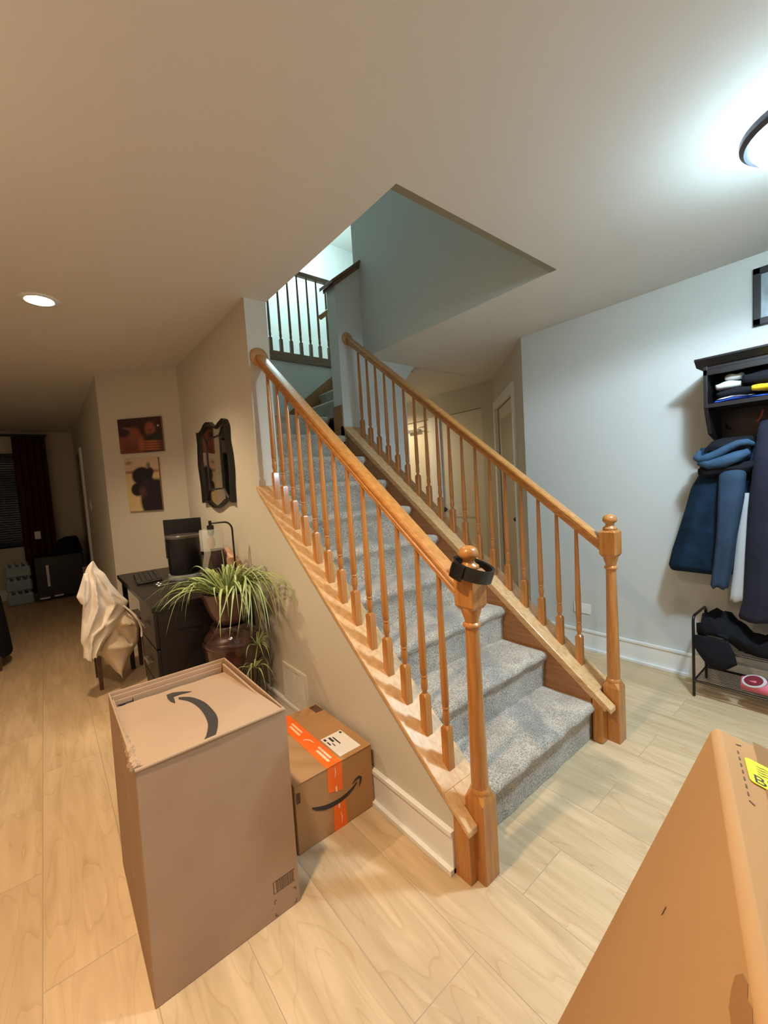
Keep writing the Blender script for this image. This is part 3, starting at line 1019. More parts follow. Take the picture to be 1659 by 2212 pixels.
# small taped box
B2 = thing('shipping_box', 'small brown cardboard box with orange tape and white label, against the stair wall', 'box', (-0.2, 0.43, 0))
u0, u1, v0, v1, h2 = -0.372, -0.018, 0.208, 0.662, 0.268
bm = new(); box(bm, u0, u1, v0, v1, 0, h2 - 0.003)
obj('carton', bm, M['board_brown'], B2, bevel=0.004)
bm = new()
box(bm, u0 - 0.001, (u0 + u1) / 2 - 0.001, v0 - 0.002, v1, h2 - 0.003, h2)
box(bm, (u0 + u1) / 2 + 0.001, u1 + 0.001, v0 - 0.002, v1, h2 - 0.003, h2)
obj('top_flap', bm, M['board_brown'], B2, bevel=0.001)
b2top = lambda u, v, h: (u, v, h2 + 0.0003 + h)
b2f = lambda u, v, h: (u, v0 - 0.0005 - h, v)
bm = new()
flat(bm, rect(-0.234, v0 - 0.003, -0.166, v1, ), b2top, 0.0006)
flat(bm, [(-0.230, h2), (-0.164, h2), (-0.168, 0.150), (-0.200, 0.158), (-0.234, 0.168)], b2f, 0.0006)
flat(bm, [(-0.213, 0.118), (-0.161, 0.118), (-0.156, 0.001), (-0.219, 0.001)], b2f, 0.0006)
obj('tape', bm, M['orange'], B2, label='orange packing tape')
t2 = lambda u, v, h: (u, v, h2 + 0.001 + h)
t2f = lambda u, v, h: (u, v0 - 0.0012 - h, v)
for poly, f_ in ((rect(-0.210, 0.235, -0.200, 0.33), t2), (rect(-0.193, 0.247, -0.184, 0.345), t2), (rect(-0.210, 0.475, -0.200, 0.57), t2), (rect(-0.193, 0.487, -0.184, 0.585), t2),
                 (strip_poly([(-0.188, 0.385), (-0.190, 0.41), (-0.202, 0.43), (-0.214, 0.432)], [0.002, 0.003, 0.003, 0.001]), t2),
                 (strip_poly([(-0.200, 0.215), (-0.195, 0.235), (-0.197, 0.256)], [0.001, 0.0025, 0.001]), t2f),
                 (strip_poly([(-0.184, 0.02), (-0.180, 0.04), (-0.184, 0.065)], [0.001, 0.0025, 0.001]), t2f),
                 (rect(-0.200, 0.155, -0.193, 0.178), t2f), (rect(-0.193, 0.085, -0.186, 0.110), t2f)):
    bm = new(); flat(bm, poly, f_, 0.0003)
    obj('tape_print', bm, M['tapewhite'], B2)
bm = new(); flat(bm, rect(-0.157, 0.229, -0.055, 0.382), b2top, 0.0006)
lb = obj('label_sheet', bm, M['paper'], B2, label='white paper shipping label')
for q in (rect(-0.150, 0.355, -0.140, 0.372), rect(-0.128, 0.330, -0.118, 0.368), rect(-0.112, 0.300, -0.106, 0.360), rect(-0.148, 0.318, -0.142, 0.345), rect(-0.070, 0.36, -0.060, 0.374), rect(-0.135, 0.30, -0.131, 0.325)):
    bm = new(); flat(bm, q, t2, 0.0003)
    obj('label_print', bm, M['ink'], B2)
bm = new()
flat(bm, rect(-0.062, 0.583, -0.022, 0.652), b2top, 0.0004)
obj('stamp', bm, M['ink_brown'], B2)
# smile arrow on the front
bm = new()
cl = [(-0.305, 0.152), (-0.285, 0.141), (-0.250, 0.130), (-0.212, 0.122), (-0.175, 0.121), (-0.140, 0.128), (-0.112, 0.140), (-0.096, 0.151)]
_c = smooth_line([(-0.306, 0.149), (-0.285, 0.135), (-0.252, 0.121), (-0.215, 0.114), (-0.180, 0.113), (-0.148, 0.119), (-0.120, 0.130), (-0.100, 0.143)], 3)
_w = [v[0] for v in smooth_line([(a, 0) for a in (0.002, 0.0065, 0.0085, 0.009, 0.0085, 0.007, 0.005, 0.002)], 3)]
flat(bm, strip_poly(_c, _w), b2f, 0.0014)
flat(bm, strip_poly([(-0.122, 0.148), (-0.105, 0.157), (-0.088, 0.160), (-0.080, 0.153), (-0.083, 0.138), (-0.092, 0.121)], [0.0005, 0.004, 0.005, 0.005, 0.004, 0.0005]), b2f, 0.0014)
obj('curved_arrow', bm, M['ink'], B2, label='black smile shaped arrow print')
bm = new(); flat(bm, rect(-0.366, 0.195, -0.350, 0.235), b2f, 0.0004)
obj('stamp', bm, M['ink_brown'], B2)

# large leaning box at the right foreground
ea = Vector((-0.118, 0.325, -0.938)).normalized()
eb = Vector((-0.96, -0.279, 0.024)); eb = (eb - eb.dot(ea) * ea).normalized()
ec = ea.cross(eb).normalized()
if ec.dot(Vector((0.254, -0.904, -0.345))) < 0:
    ec = -ec
r0 = Vector(((1540 - 829.5) / 900.76, 1.0, -(1562 - 1106) / 900.76))
r0 = Vector([R[i][0] * r0[0] + R[i][1] * r0[1] + R[i][2] * r0[2] for i in range(3)]).normalized()
AP = Vector((-0.9797, -1.1589, 1.3440)) + 0.93 * r0
LB, LC = 0.56, 0.40
LA = (AP.z + LC * ec.z) / (-ea.z)
B3 = thing('shipping_box', 'large tan cardboard box tipped up at the lower right with a yellow tag on top', 'box', (AP.x - 0.3, AP.y, 0))


def bx(a, b, c):
    return AP + ea * a + eb * b + ec * c


bm = new()
hexa(bm, [bx(LA, 0, 0), bx(LA, LB, 0), bx(LA, LB, LC), bx(LA, 0, LC), bx(0.0, 0, 0), bx(0.0, LB, 0), bx(0.0, LB, LC), bx(0.0, 0, LC)])
bmesh.ops.recalc_face_normals(bm, faces=bm.faces[:])
obj('carton', bm, M['board_orange'], B3, smooth=True, bevel=0.011)
t3 = lambda u, v, h: tuple(bx(-0.0006 - h, v, u))
bm = new()
for i in range(7):
    b0_ = 0.053 + i * 0.0165
    flat(bm, rect(0.0262, b0_, 0.0278, b0_ + 0.0075), t3, 0.0004)
flat(bm, [(0.0260, 0.0345), (0.0270, 0.0360), (0.0335, 0.0325), (0.0330, 0.031)], t3, 0.0004)
flat(bm, [(0.0258, 0.1705), (0.0270, 0.1690), (0.0320, 0.1740), (0.0310, 0.1755)], t3, 0.0004)
obj('perforation', bm, M['ink_brown'], B3)
bm = new()
f3 = lambda u, v, h: tuple(bx(v, u, -0.0004 - h))
flat(bm, [(0.198, 0.184), (0.2000, 0.184), (0.2006, 0.194), (0.1990, 0.200), (0.1975, 0.192)], f3, 0.0004)
obj('scuff', bm, M['ink_brown'], B3)
bm = new()
flat(bm, [(0.405, 0.018), (0.398, 0.030), (0.404, 0.040), (0.414, 0.047), (0.428, 0.046), (0.44, 0.050), (0.455, 0.045), (0.452, 0.016), (0.436, 0.012), (0.426, 0.017), (0.417, 0.013)], f3, 0.0003)
obj('stain', bm, mat('damp_stain', (0.31, 0.14, 0.04), 0.75), B3)
bm = new()
flat(bm, [(0.052, -0.002), (0.110, -0.002), (0.110, LB), (0.040, LB)], t3, 0.0005)
obj('tape', bm, M['clear'], B3, label='shiny brown packing tape')
bm = new()
tg = []
cxg, cyg = 0.073, 0.092
ang = 0.0
wv, hv, rc = 0.040, 0.030, 0.007
for (sx_, sy_, a0_) in ((1, 1, 0), (-1, 1, 1), (-1, -1, 2), (1, -1, 3)):
    for j in range(5):
        a = (a0_ + j / 4) * PI / 2
        tg.append((cxg + sx_ * (wv - rc) + rc * math.cos(a), cyg + sy_ * (hv - rc) + rc * math.sin(a)))
flat(bm, tg, lambda u, v, h: tuple(bx(-0.0014 - h, v, u)), 0.0006)
tgo = obj('tag', bm, M['yellow'], B3, label='bright yellow rounded tag')
bm = new()
for i in range(4):
    for j in range(3):
        v = 0.074 + i * 0.0065
        flat(bm, strip_poly([(0.045 + j * 0.018, v), (0.050 + j * 0.018, v + 0.001), (0.054 + j * 0.018, v - 0.001), (0.059 + j * 0.018, v + 0.0005)], [0.0004, 0.0007, 0.0007, 0.0004]), lambda u, w, h: tuple(bx(-0.0022 - h, w, u)), 0.0002)
obj('tag_lines', bm, M['ink'], B3)


def text_mesh(txt, size, mapf, th=0.0003):
    cu = bpy.data.curves.new('lettering', 'FONT')
    cu.body = txt; cu.size = size
    to = bpy.data.objects.new('lettering_tmp', cu)
    COL.objects.link(to)
    dg = bpy.context.evaluated_depsgraph_get()
    me = to.evaluated_get(dg).to_mesh()
    bm = new()
    bm.from_mesh(me)
    to.to_mesh_clear()
    bpy.data.objects.remove(to)
    for v in bm.verts:
        v.co = Vector(mapf(v.co.x, v.co.y))
    return bm


bm = text_mesh('BUILT', 0.027, lambda u, v: bx(-0.0024, cyg + 0.027 - v * 1.0, cxg - 0.036 + u))
obj('tag_lettering', bm, M['ink'], B3)

# ------------------------------------------------------------------ recessed ceiling lamp, foyer lamp
rc = thing('recessed_light', 'glowing round recessed light in the ceiling over the living side', 'light', (-0.894, 1.756, H))
bm = new(); lathe(bm, [(0.062, -0.003), (0.066, -0.006), (0.088, -0.004), (0.092, 0.0)], (-0.894, 1.756, H), 36, cap=False)
obj('trim_ring', bm, M['white'], rc, smooth=True)
bm = new(); lathe(bm, [(0.001, -0.0035), (0.062, -0.0035), (0.062, -0.001)], (-0.894, 1.756, H), 36)
obj('lens', bm, M['can_glow'], rc)
fl = thing('ceiling_lamp', 'round opal ceiling lamp with a dark bronze ring, lit, at the right edge', 'lamp', (1.0, -0.99, H))
bm = new(); lathe(bm, [(0.160, -0.028), (0.176, -0.026), (0.187, -0.036), (0.186, -0.054), (0.174, -0.066), (0.160, -0.066), (0.157, -0.050), (0.160, -0.028)], (1.0, -0.99, H), 48, cap=False)
obj('ring', bm, M['bronze'], fl, smooth=True)
bm = new(); lathe(bm, [(0.120, -0.002), (0.140, -0.020), (0.150, -0.040), (0.158, -0.058), (0.156, -0.075), (0.140, -0.098), (0.105, -0.118), (0.055, -0.130), (0.001, -0.134)], (1.0, -0.99, H), 48, cap=False)
obj('glass_dome', bm, M['opal'], fl, smooth=True)

# ------------------------------------------------------------------ wall things: mirror, pictures, vent, outlet, switches
mo = [(2.224, 1.82), (2.165, 1.812), (2.102, 1.822), (2.03, 1.853), (1.97, 1.862), (1.903, 1.852), (1.84, 1.818), (1.775, 1.804), (1.71, 1.822), (1.634, 1.836), (1.59, 1.822), (1.561, 1.783), (1.57, 1.695), (1.546, 1.608), (1.540, 1.507), (1.558, 1.391), (1.565, 1.282),
      (1.62, 1.296), (1.70, 1.292), (1.77, 1.272), (1.835, 1.255), (1.90, 1.244), (1.96, 1.246), (2.03, 1.263), (2.10, 1.286), (2.224, 1.281), (2.222, 1.415), (2.250, 1.577), (2.218, 1.733)]
mi = thing('wall_mirror', 'tall dark framed mirror with scalloped top and bottom on the tan stair wall', 'mirror', (0.0, 1.9, 1.26))
cy_, cz_ = 1.89, 1.54


def sc(p, k, kz=None):
    return (cy_ + (p[0] - cy_) * k, cz_ + (p[1] - cz_) * (kz or k))


bm = new()
ring_o = mo; ring_i = [sc(p, 0.84, 0.945) for p in mo]
n = len(mo)
OB = [bm.verts.new((-0.001, *p)) for p in ring_o]; OF = [bm.verts.new((-0.030, *p)) for p in ring_o]
IF = [bm.verts.new((-0.024, *p)) for p in ring_i]; IB = [bm.verts.new((-0.012, *p)) for p in ring_i]
for i in range(n):
    j = (i + 1) % n
    bm.faces.new((OB[i], OB[j], OF[j], OF[i])); bm.faces.new((OF[i], OF[j], IF[j], IF[i])); bm.faces.new((IF[i], IF[j], IB[j], IB[i]))
bmesh.ops.recalc_face_normals(bm, faces=bm.faces[:])
obj('frame', bm, M['black_wood'], mi, bevel=0.001)
bm = new(); flat(bm, ring_i, lambda u, v, h: (-0.0125 - h, u, v), 0.001)
obj('mirror_glass', bm, M['mirror'], mi)
bm = new()
for (a, b) in (((1.735, 1.74), (1.745, 1.38)), ((2.05, 1.74), (2.045, 1.38)), ((1.735, 1.74), (2.05, 1.74)), ((1.745, 1.38), (2.045, 1.38)), ((1.735, 1.74), (1.66, 1.79)), ((1.745, 1.38), (1.66, 1.31)), ((2.05, 1.74), (2.12, 1.79)), ((2.045, 1.38), (2.12, 1.30))):
    tube(bm, [(-0.016, *a), (-0.016, *b)], 0.006, 6)
obj('muntin', bm, M['black_wood'], mi)


def painted(name, cols, mapf, fn, nu, nv, parent, m=None):
    """flat printed picture with colours computed per vertex"""
    bm = new()
    g = [[bm.verts.new(mapf(i / nu, j / nv)) for j in range(nv + 1)] for i in range(nu + 1)]
    for i in range(nu):
        for j in range(nv):
            bm.faces.new((g[i][j], g[i + 1][j], g[i + 1][j + 1], g[i][j + 1]))
    me = bpy.data.meshes.new(name)
    bm.to_mesh(me); bm.free()
    ca = me.color_attributes.new('print', 'FLOAT_COLOR', 'POINT')
    k = 0
    for i in range(nu + 1):
        for j in range(nv + 1):
            c = fn(i / nu, j / nv)
            ca.data[k].color = (*c, 1); k += 1
    mt = bpy.data.materials.new(name)
    mt.use_nodes = True
    nt = mt.node_tree
    at = nt.nodes.new('ShaderNodeVertexColor'); at.layer_name = 'print'
    nt.links.new(at.outputs['Color'], nt.nodes['Principled BSDF'].inputs['Base Color'])
    nt.nodes['Principled BSDF'].inputs['Roughness'].default_value = 0.5
    me.materials.append(mt)
    o = bpy.data.objects.new(name, me)
    COL.objects.link(o)
    me.transform(Matrix.Translation(-parent.location))
    o.parent = parent
    return o


def ell(u, v, cu, cv, ru, rv, soft=0.25, rot=0.0):
    du, dv = u - cu, v - cv
    a = du * math.cos(rot) + dv * math.sin(rot); b = -du * math.sin(rot) + dv * math.cos(rot)
    d = math.sqrt((a / ru) ** 2 + (b / rv) ** 2)
    return max(0.0, min(1.0, (1 + soft - d) / (2 * soft)))


def mixc(c, d, t):
    return tuple(x + (y - x) * t for x, y in zip(c, d))


def couple(u, v):
    c = (0.035, 0.010, 0.010)
    c = mixc(c, (0.20, 0.055, 0.030), ell(u, v, 0.22, 0.22, 0.34, 0.34, 0.4))
    c = mixc(c, (0.10, 0.02, 0.015), 0.6 * ell(u, v, 0.25, 0.10, 0.16, 0.18, 0.5, 0.5))
    c = mixc(c, (0.22, 0.06, 0.035), ell(u, v, 0.36, 0.56, 0.13, 0.17, 0.3))
    c = mixc(c, (0.03, 0.01, 0.015), ell(u, v, 0.12, 0.60, 0.13, 0.12, 0.3))
    c = mixc(c, (0.30, 0.10, 0.08), 0.7 * ell(u, v, 0.20, 0.72, 0.11, 0.03, 0.5, -0.25))
    c = mixc(c, (0.26, 0.075, 0.045), ell(u, v, 0.73, 0.66, 0.115, 0.20, 0.25))
    c = mixc(c, (0.12, 0.03, 0.02), 0.7 * ell(u, v, 0.73, 0.62, 0.05, 0.03, 0.6))
    c = mixc(c, (0.02, 0.016, 0.012), ell(u, v, 0.84, 0.38, 0.2, 0.14, 0.3, -0.4))
    for k in range(4):
        c = mixc(c, (0.42, 0.12, 0.04), 0.9 * ell(u, v, 0.74, 0.30 - 0.075 * k, 0.21, 0.028, 0.5, -0.05))
    c = mixc(c, (0.36, 0.10, 0.04), 0.8 * ell(u, v, 0.50, 0.25, 0.06, 0.22, 0.5))
    c = mixc(c, (0.9, 0.7, 0.5), ell(u, v, 0.92, 0.74, 0.015, 0.02, 0.6))
    return c


def dog(u, v):
    c = (0.58, 0.45, 0.22) if v < 0.72 else (0.55, 0.40, 0.28)
    c = mixc(c, (0.25, 0.14, 0.08), ell(u, v, 0.5, 0.745, 0.7, 0.03, 0.4))
    c = mixc(c, (0.10, 0.07, 0.03), 0.7 * ell(u, v, 0.12, 0.92, 0.10, 0.03, 0.5))
    c = mixc(c, (0.03, 0.07, 0.04), 0.8 * ell(u, v, 0.70, 0.86, 0.06, 0.05, 0.5))
    dk = (0.012, 0.007, 0.010)
    c = mixc(c, dk, ell(u, v, 0.88, 0.18, 0.50, 0.42, 0.08))
    c = mixc(c, dk, ell(u, v, 0.49, 0.66, 0.31, 0.175, 0.12))
    c = mixc(c, dk, ell(u, v, 0.60, 0.50, 0.26, 0.16, 0.15))
    c = mixc(c, dk, ell(u, v, 0.74, 0.735, 0.10, 0.085, 0.2))
    c = mixc(c, (0.006, 0.004, 0.005), ell(u, v, 0.31, 0.41, 0.19, 0.125, 0.12))
    c = mixc(c, (0.10, 0.035, 0.045), 0.75 * ell(u, v, 0.47, 0.36, 0.11, 0.10, 0.5))
    c = mixc(c, (0.05, 0.035, 0.04), 0.5 * ell(u, v, 0.62, 0.54, 0.06, 0.05, 0.6))
    return c


def wall45(s, z, off):            # s along the angled wall from its inner (right) corner
    k = 0.70711
    return (-s * 0.7005 - off * 0.7137, 2.73 + s * 0.7137 - off * 0.7005, z)


for (s0, s1, z0, z1, nm, lab, fn) in (
        (0.168, 0.572, 1.745, 2.041, 'photo_canvas', 'dark red canvas photo of two people embracing, upper of the two wall pictures', couple),
        (0.232, 0.545, 1.239, 1.696, 'photo_canvas', 'upright canvas photo of a black dog on pale yellow, lower of the two wall pictures', dog)):
    pc = thing(nm, lab, 'picture', wall45((s0 + s1) / 2, z0, 0.0))
    bm = new()
    q = [wall45(s0, z0, 0.002), wall45(s1, z0, 0.002), wall45(s1, z0, 0.020), wall45(s0, z0, 0.020)]
    q2 = [(p[0], p[1], z1) for p in q]
    hexa(bm, q + q2); bmesh.ops.recalc_face_normals(bm, faces=bm.faces[:])
    obj('canvas_edge', bm, M['photo_edge'], pc)
    painted('print', None, lambda u, v, a=s0, b=s1, c=z0, d=z1: wall45(b + (a - b) * u, c + (d - c) * v, 0.0212), fn, 60, 60, pc)

vt = thing('air_vent', 'tall louvred return air vent on the stair wall behind the boxes', 'vent', (0.0, 0.9, 0.16))
bm = new(); vy0, vy1, vz0, vz1 = 0.765, 1.045, 0.153, 0.362
vz0, vz1 = 0.158, 0.372
for q in ((vy0, vy1, vz1 - 0.018, vz1), (vy0, vy1, vz0, vz0 + 0.018), (vy0, vy0 + 0.018, vz0 + 0.018, vz1 - 0.018), (vy1 - 0.018, vy1, vz0 + 0.018, vz1 - 0.018), ((vy0 + vy1) / 2 - 0.006, (vy0 + vy1) / 2 + 0.006, vz0 + 0.018, vz1 - 0.018)):
    box(bm, -0.010, -0.0005, *q)
for i in range(17):
    zz = vz0 + 0.022 + i * 0.0104
    hexa(bm, [(-0.008, vy0 + 0.01, zz - 0.002), (-0.007, vy0 + 0.01, zz - 0.002), (-0.007, vy1 - 0.01, zz - 0.002), (-0.008, vy1 - 0.01, zz - 0.002),
              (-0.003, vy0 + 0.01, zz + 0.001), (-0.002, vy0 + 0.01, zz + 0.001), (-0.002, vy1 - 0.01, zz + 0.001), (-0.003, vy1 - 0.01, zz + 0.001)])
obj('louvres', bm, M['vent'], vt)
bm = new(); box(bm, -0.0015, -0.0005, vy0 + 0.01, vy1 - 0.01, vz0 + 0.01, vz1 - 0.01)  # thin dark sheet, shade between the louvres put into its colour
obj('duct_shade', bm, M['vent_dark'], vt)

oc = thing('wall_outlet', 'white double wall outlet low on the grey right wall', 'outlet', (2.1, 0.33, 0.31))
bm = new(); box(bm, 2.093, 2.0995, 0.263, 0.387, 0.272, 0.347)
obj('plate', bm, M['white'], oc, bevel=0.002)
bm = new(); box(bm, 2.0915, 2.0935, 0.277, 0.317, 0.293, 0.327); box(bm, 2.0915, 2.0935, 0.333, 0.373, 0.293, 0.327)
obj('socket', bm, M['paper'], oc, bevel=0.002)
sw = thing('light_switch', 'small white light switch plate on the dim passage wall', 'switch', (-0.53, 5.0, 1.26))
bm = new(); box(bm, -0.537, -0.5305, 4.95, 5.07, 1.25, 1.375)
obj('plate', bm, M['white'], sw, bevel=0.002)
bm = new(); box(bm, -0.543, -0.537, 5.0, 5.02, 1.295, 1.33)
obj('toggle', bm, M['white'], sw)
# bright door jamb edge along the passage
bm = new(); box(bm, -0.555, -0.50, 5.55, 5.68, 0, 2.06)
struct('trim_4', bm, M['white'], bevel=0.003)
bm = new(); box(bm, -0.535, -0.525, 5.68, 6.5, 0, 2.04)
struct('door_4', bm, M['wood_dark'])

# ------------------------------------------------------------------ desk and what stands on it
dk = thing('desk', 'dark espresso desk with drawers along the stair wall under the mirror', 'desk', (-0.29, 2.05, 0))
DX0, DX1, DY0, DY1, DZ = -0.577, -0.025, 1.40, 2.72, 0.75
bm = new()
prism(bm, [(DX0, DY0), (DX1, DY0), (DX1, 2.70), (-0.09, 2.76), (DX0, 2.76)], 'z', DZ - 0.032, DZ)
obj('desk_top', bm, M['desk'], dk, bevel=0.003)
bm = new(); box(bm, DX0 + 0.03, DX1, DY0 + 0.015, 1.86, 0.05, DZ - 0.033)
obj('pedestal', bm, M['desk'], dk, bevel=0.002)
for i in range(3):
    z0 = 0.07 + i * 0.217
    bm = new(); box(bm, DX0 + 0.010, DX0 + 0.03, DY0 + 0.022, 1.855, z0, z0 + 0.207)
    dr = obj('drawer', bm, M['desk'], dk, bevel=0.002)
    bm = new(); box(bm, DX0 - 0.016, DX0 - 0.008, 1.575, 1.70, z0 + 0.095, z0 + 0.112)
    box(bm, DX0 - 0.010, DX0 + 0.010, 1.58, 1.588, z0 + 0.098, z0 + 0.108); box(bm, DX0 - 0.010, DX0 + 0.010, 1.687, 1.695, z0 + 0.098, z0 + 0.108)
    hd = obj('handle', bm, M['steel'], None)
    me = hd.data; me.transform(Matrix.Translation(-dk.location)); hd.parent = dr
bm = new(); box(bm, DX0 + 0.02, DX0 + 0.05, 2.66, 2.70, 0, DZ - 0.033)
obj('leg', bm, M['desk'], dk)
bm = new(); box(bm, DX1 - 0.04, DX1 - 0.01, 2.66, 2.69, 0, DZ - 0.033)
obj('leg', bm, M['desk'], dk)

mn = thing('monitor', 'black flat monitor standing at the back of the desk', 'monitor', (-0.12, 2.52, DZ))
mdir = Vector((0.70, -0.714, 0))       # parallel to the angled wall


def mpt(a, b, z):                      # a along, b outward (towards camera), from monitor centre
    return (-0.115 + a * 0.93 + b * -0.36, 2.47 + a * -0.36 - b * 0.93, z)


def mbox(bm, a0, a1, b0, b1, z0, z1):
    q = [(a0, b0), (a1, b0), (a1, b1), (a0, b1)]
    hexa(bm, [mpt(a, b, z0) for a, b in q] + [mpt(a, b, z1) for a, b in q])


bm = new(); mbox(bm, -0.150, 0.160, -0.01, 0.012, 0.855, 1.165); bmesh.ops.recalc_face_normals(bm, faces=bm.faces[:])
obj('screen', bm, M['black'], mn, bevel=0.002)
bm = new(); mbox(bm, -0.02, 0.02, -0.015, 0.0, DZ, 0.86); mbox(bm, -0.09, 0.09, -0.06, 0.06, DZ, DZ + 0.01); bmesh.ops.recalc_face_normals(bm, faces=bm.faces[:])
obj('stand', bm, M['black'], mn)

cn = thing('canister', 'large round black canister with a glossy rimmed lid on the desk', 'canister', (-0.21, 2.12, DZ))
cc = (-0.215, 2.12, 0)
bm = new(); lathe(bm, [(0.104, DZ + 0.03), (0.108, DZ + 0.05), (0.115, 1.02), (0.114, 1.055)], cc, 40)
obj('body', bm, M['black'], cn, smooth=True)
bm = new(); lathe(bm, [(0.117, 1.045), (0.119, 1.06), (0.112, 1.068), (0.02, 1.070)], cc, 40)
obj('lid', bm, mat('lid_plastic', (0.10, 0.09, 0.085), 0.2, coat=0.5), cn, smooth=True)
bm = new(); lathe(bm, [(0.118, DZ), (0.122, DZ + 0.01), (0.116, DZ + 0.035)], cc, 40)
obj('base_ring', bm, M['silver'], cn, smooth=True)

kb = thing('keyboard', 'black computer keyboard at the near left corner of the desk', 'keyboard', (-0.44, 2.36, DZ))
bm = new()
hexa(bm, [(-0.530, 2.14, DZ), (-0.375, 2.12, DZ), (-0.335, 2.55, DZ), (-0.490, 2.57, DZ), (-0.530, 2.14, DZ + 0.014), (-0.375, 2.12, DZ + 0.024), (-0.335, 2.55, DZ + 0.024), (-0.490, 2.57, DZ + 0.014)])
obj('case', bm, M['black'], kb, bevel=0.004)
bm = new()
for i in range(5):
    for j in range(15):
        a = (i + 0.5) / 5; b = (j + 0.5) / 15
        px_ = -0.530 + 0.155 * a + 0.040 * b; py_ = 2.14 - 0.02 * a + 0.43 * b
        zz = DZ + 0.014 + 0.010 * a
        box(bm, px_ - 0.0125, px_ + 0.0125, py_ - 0.0115, py_ + 0.0115, zz, zz + 0.006)
obj('keys', bm, mat('key_plastic', (0.03, 0.03, 0.035), 0.5), kb)

dl = thing('desk_lamp', 'black metal desk lamp with bent arm and clear glass cylinder shade', 'lamp', (-0.14, 1.37, DZ))
LB0 = Vector((-0.088, 1.44, 0)); LD = Vector((-0.77, 0.63, 0)).normalized()


def lpt(d, z):
    p = LB0 + LD * d
    return (p.x, p.y, z)


bm = new()
pts = [lpt(0, DZ + 0.01), lpt(0, 0.90), lpt(0, 1.08)]
for i in range(8):
    a = i / 7 * PI / 2
    pts.append(lpt(0.045 * (1 - math.cos(a)), 1.118 + 0.05 * math.sin(a)))
pts += [lpt(0.09, 1.167), lpt(0.134, 1.166)]
tube(bm, pts, 0.0058, 10)
obj('arm', bm, M['black_metal'], dl, smooth=True)
LS = lpt(0.134, 0)
bm = new(); lathe(bm, [(0.060, DZ), (0.060, DZ + 0.012), (0.01, DZ + 0.016)], lpt(0, 0), 28)
obj('base', bm, M['black_metal'], dl, smooth=True)
bm = new(); lathe(bm, [(0.001, 1.182), (0.009, 1.182), (0.009, 1.155), (0.020, 1.153), (0.021, 1.112), (0.017, 1.095), (0.014, 1.09), (0.001, 1.09)], LS, 20)
obj('socket', bm, M['black_metal'], dl, smooth=True)
bm = new(); lathe(bm, [(0.021, 1.130), (0.064, 1.129), (0.068, 1.124), (0.068, 1.000), (0.0665, 1.000), (0.0665, 1.123), (0.064, 1.127), (0.021, 1.128)], LS, 36, cap=False)
obj('glass_shade', bm, M['shade_glass'], dl, smooth=True)
bm = new(); lathe(bm, [(0.010, 1.088), (0.012, 1.075), (0.022, 1.058), (0.025, 1.04), (0.019, 1.02), (0.001, 1.012)], LS, 20)
obj('bulb', bm, mat('amber_bulb', (0.8, 0.55, 0.3), 0.1, trans=0.8), dl, smooth=True)

fg = thing('wooden_figurine', 'small carved wooden figurine on the desk beside the lamp arm', 'figurine', (-0.05, 1.57, DZ))
bm = new()
tube(bm, [(-0.05, 1.60, DZ), (-0.05, 1.60, 0.86), (-0.05, 1.60, 0.92), (-0.055, 1.62, 0.955), (-0.06, 1.66, 0.975), (-0.065, 1.68, 0.985)], [0.03, 0.036, 0.036, 0.020, 0.014, 0.004], 10)
tube(bm, [(-0.045, 1.53, 0.77), (-0.045, 1.52, 0.84), (-0.045, 1.53, 0.90), (-0.045, 1.54, 0.93)], [0.02, 0.03, 0.024, 0.004], 10)
obj('carving', bm, M['figurine'], fg, smooth=True)
fr = thing('picture_frame', 'small dark tilted photo frame behind the desk lamp', 'picture frame', (-0.04, 1.88, DZ))
bm = new(); prism(bm, [(1.74, DZ), (2.04, DZ), (2.08, 0.94), (1.82, 0.97), (1.68, 0.90)], 'x', -0.045, -0.028)
obj('frame', bm, mat('walnut_frame', (0.07, 0.035, 0.03), 0.4), fr, bevel=0.003)
bm = new(); prism(bm, [(1.77, DZ + 0.03), (2.02, DZ + 0.03), (2.05, 0.915), (1.83, 0.94), (1.71, 0.885)], 'x', -0.0470, -0.0448)
obj('photo', bm, mat('dim_photo', (0.05, 0.03, 0.035), 0.3, var=(20, 0.4)), fr)
gl = thing('eyeglasses', 'small pair of glasses lying at the desk edge by the keyboard', 'eyeglasses', (-0.40, 2.0, DZ))
bm = new()
for dy in (0, 0.065):
    tube(bm, [(-0.42 + 0.026 * math.cos(a * PI / 8), 1.98 + dy + 0.028 * math.sin(a * PI / 8), DZ + 0.006) for a in range(16)], 0.0025, 6, closed=True)
tube(bm, [(-0.42, 1.953, DZ + 0.006), (-0.30, 1.94, DZ + 0.01)], 0.002, 6); tube(bm, [(-0.42, 2.072, DZ + 0.006), (-0.30, 2.08, DZ + 0.01)], 0.002, 6)
obj('wire_frame', bm, M['steel'], gl, smooth=True)

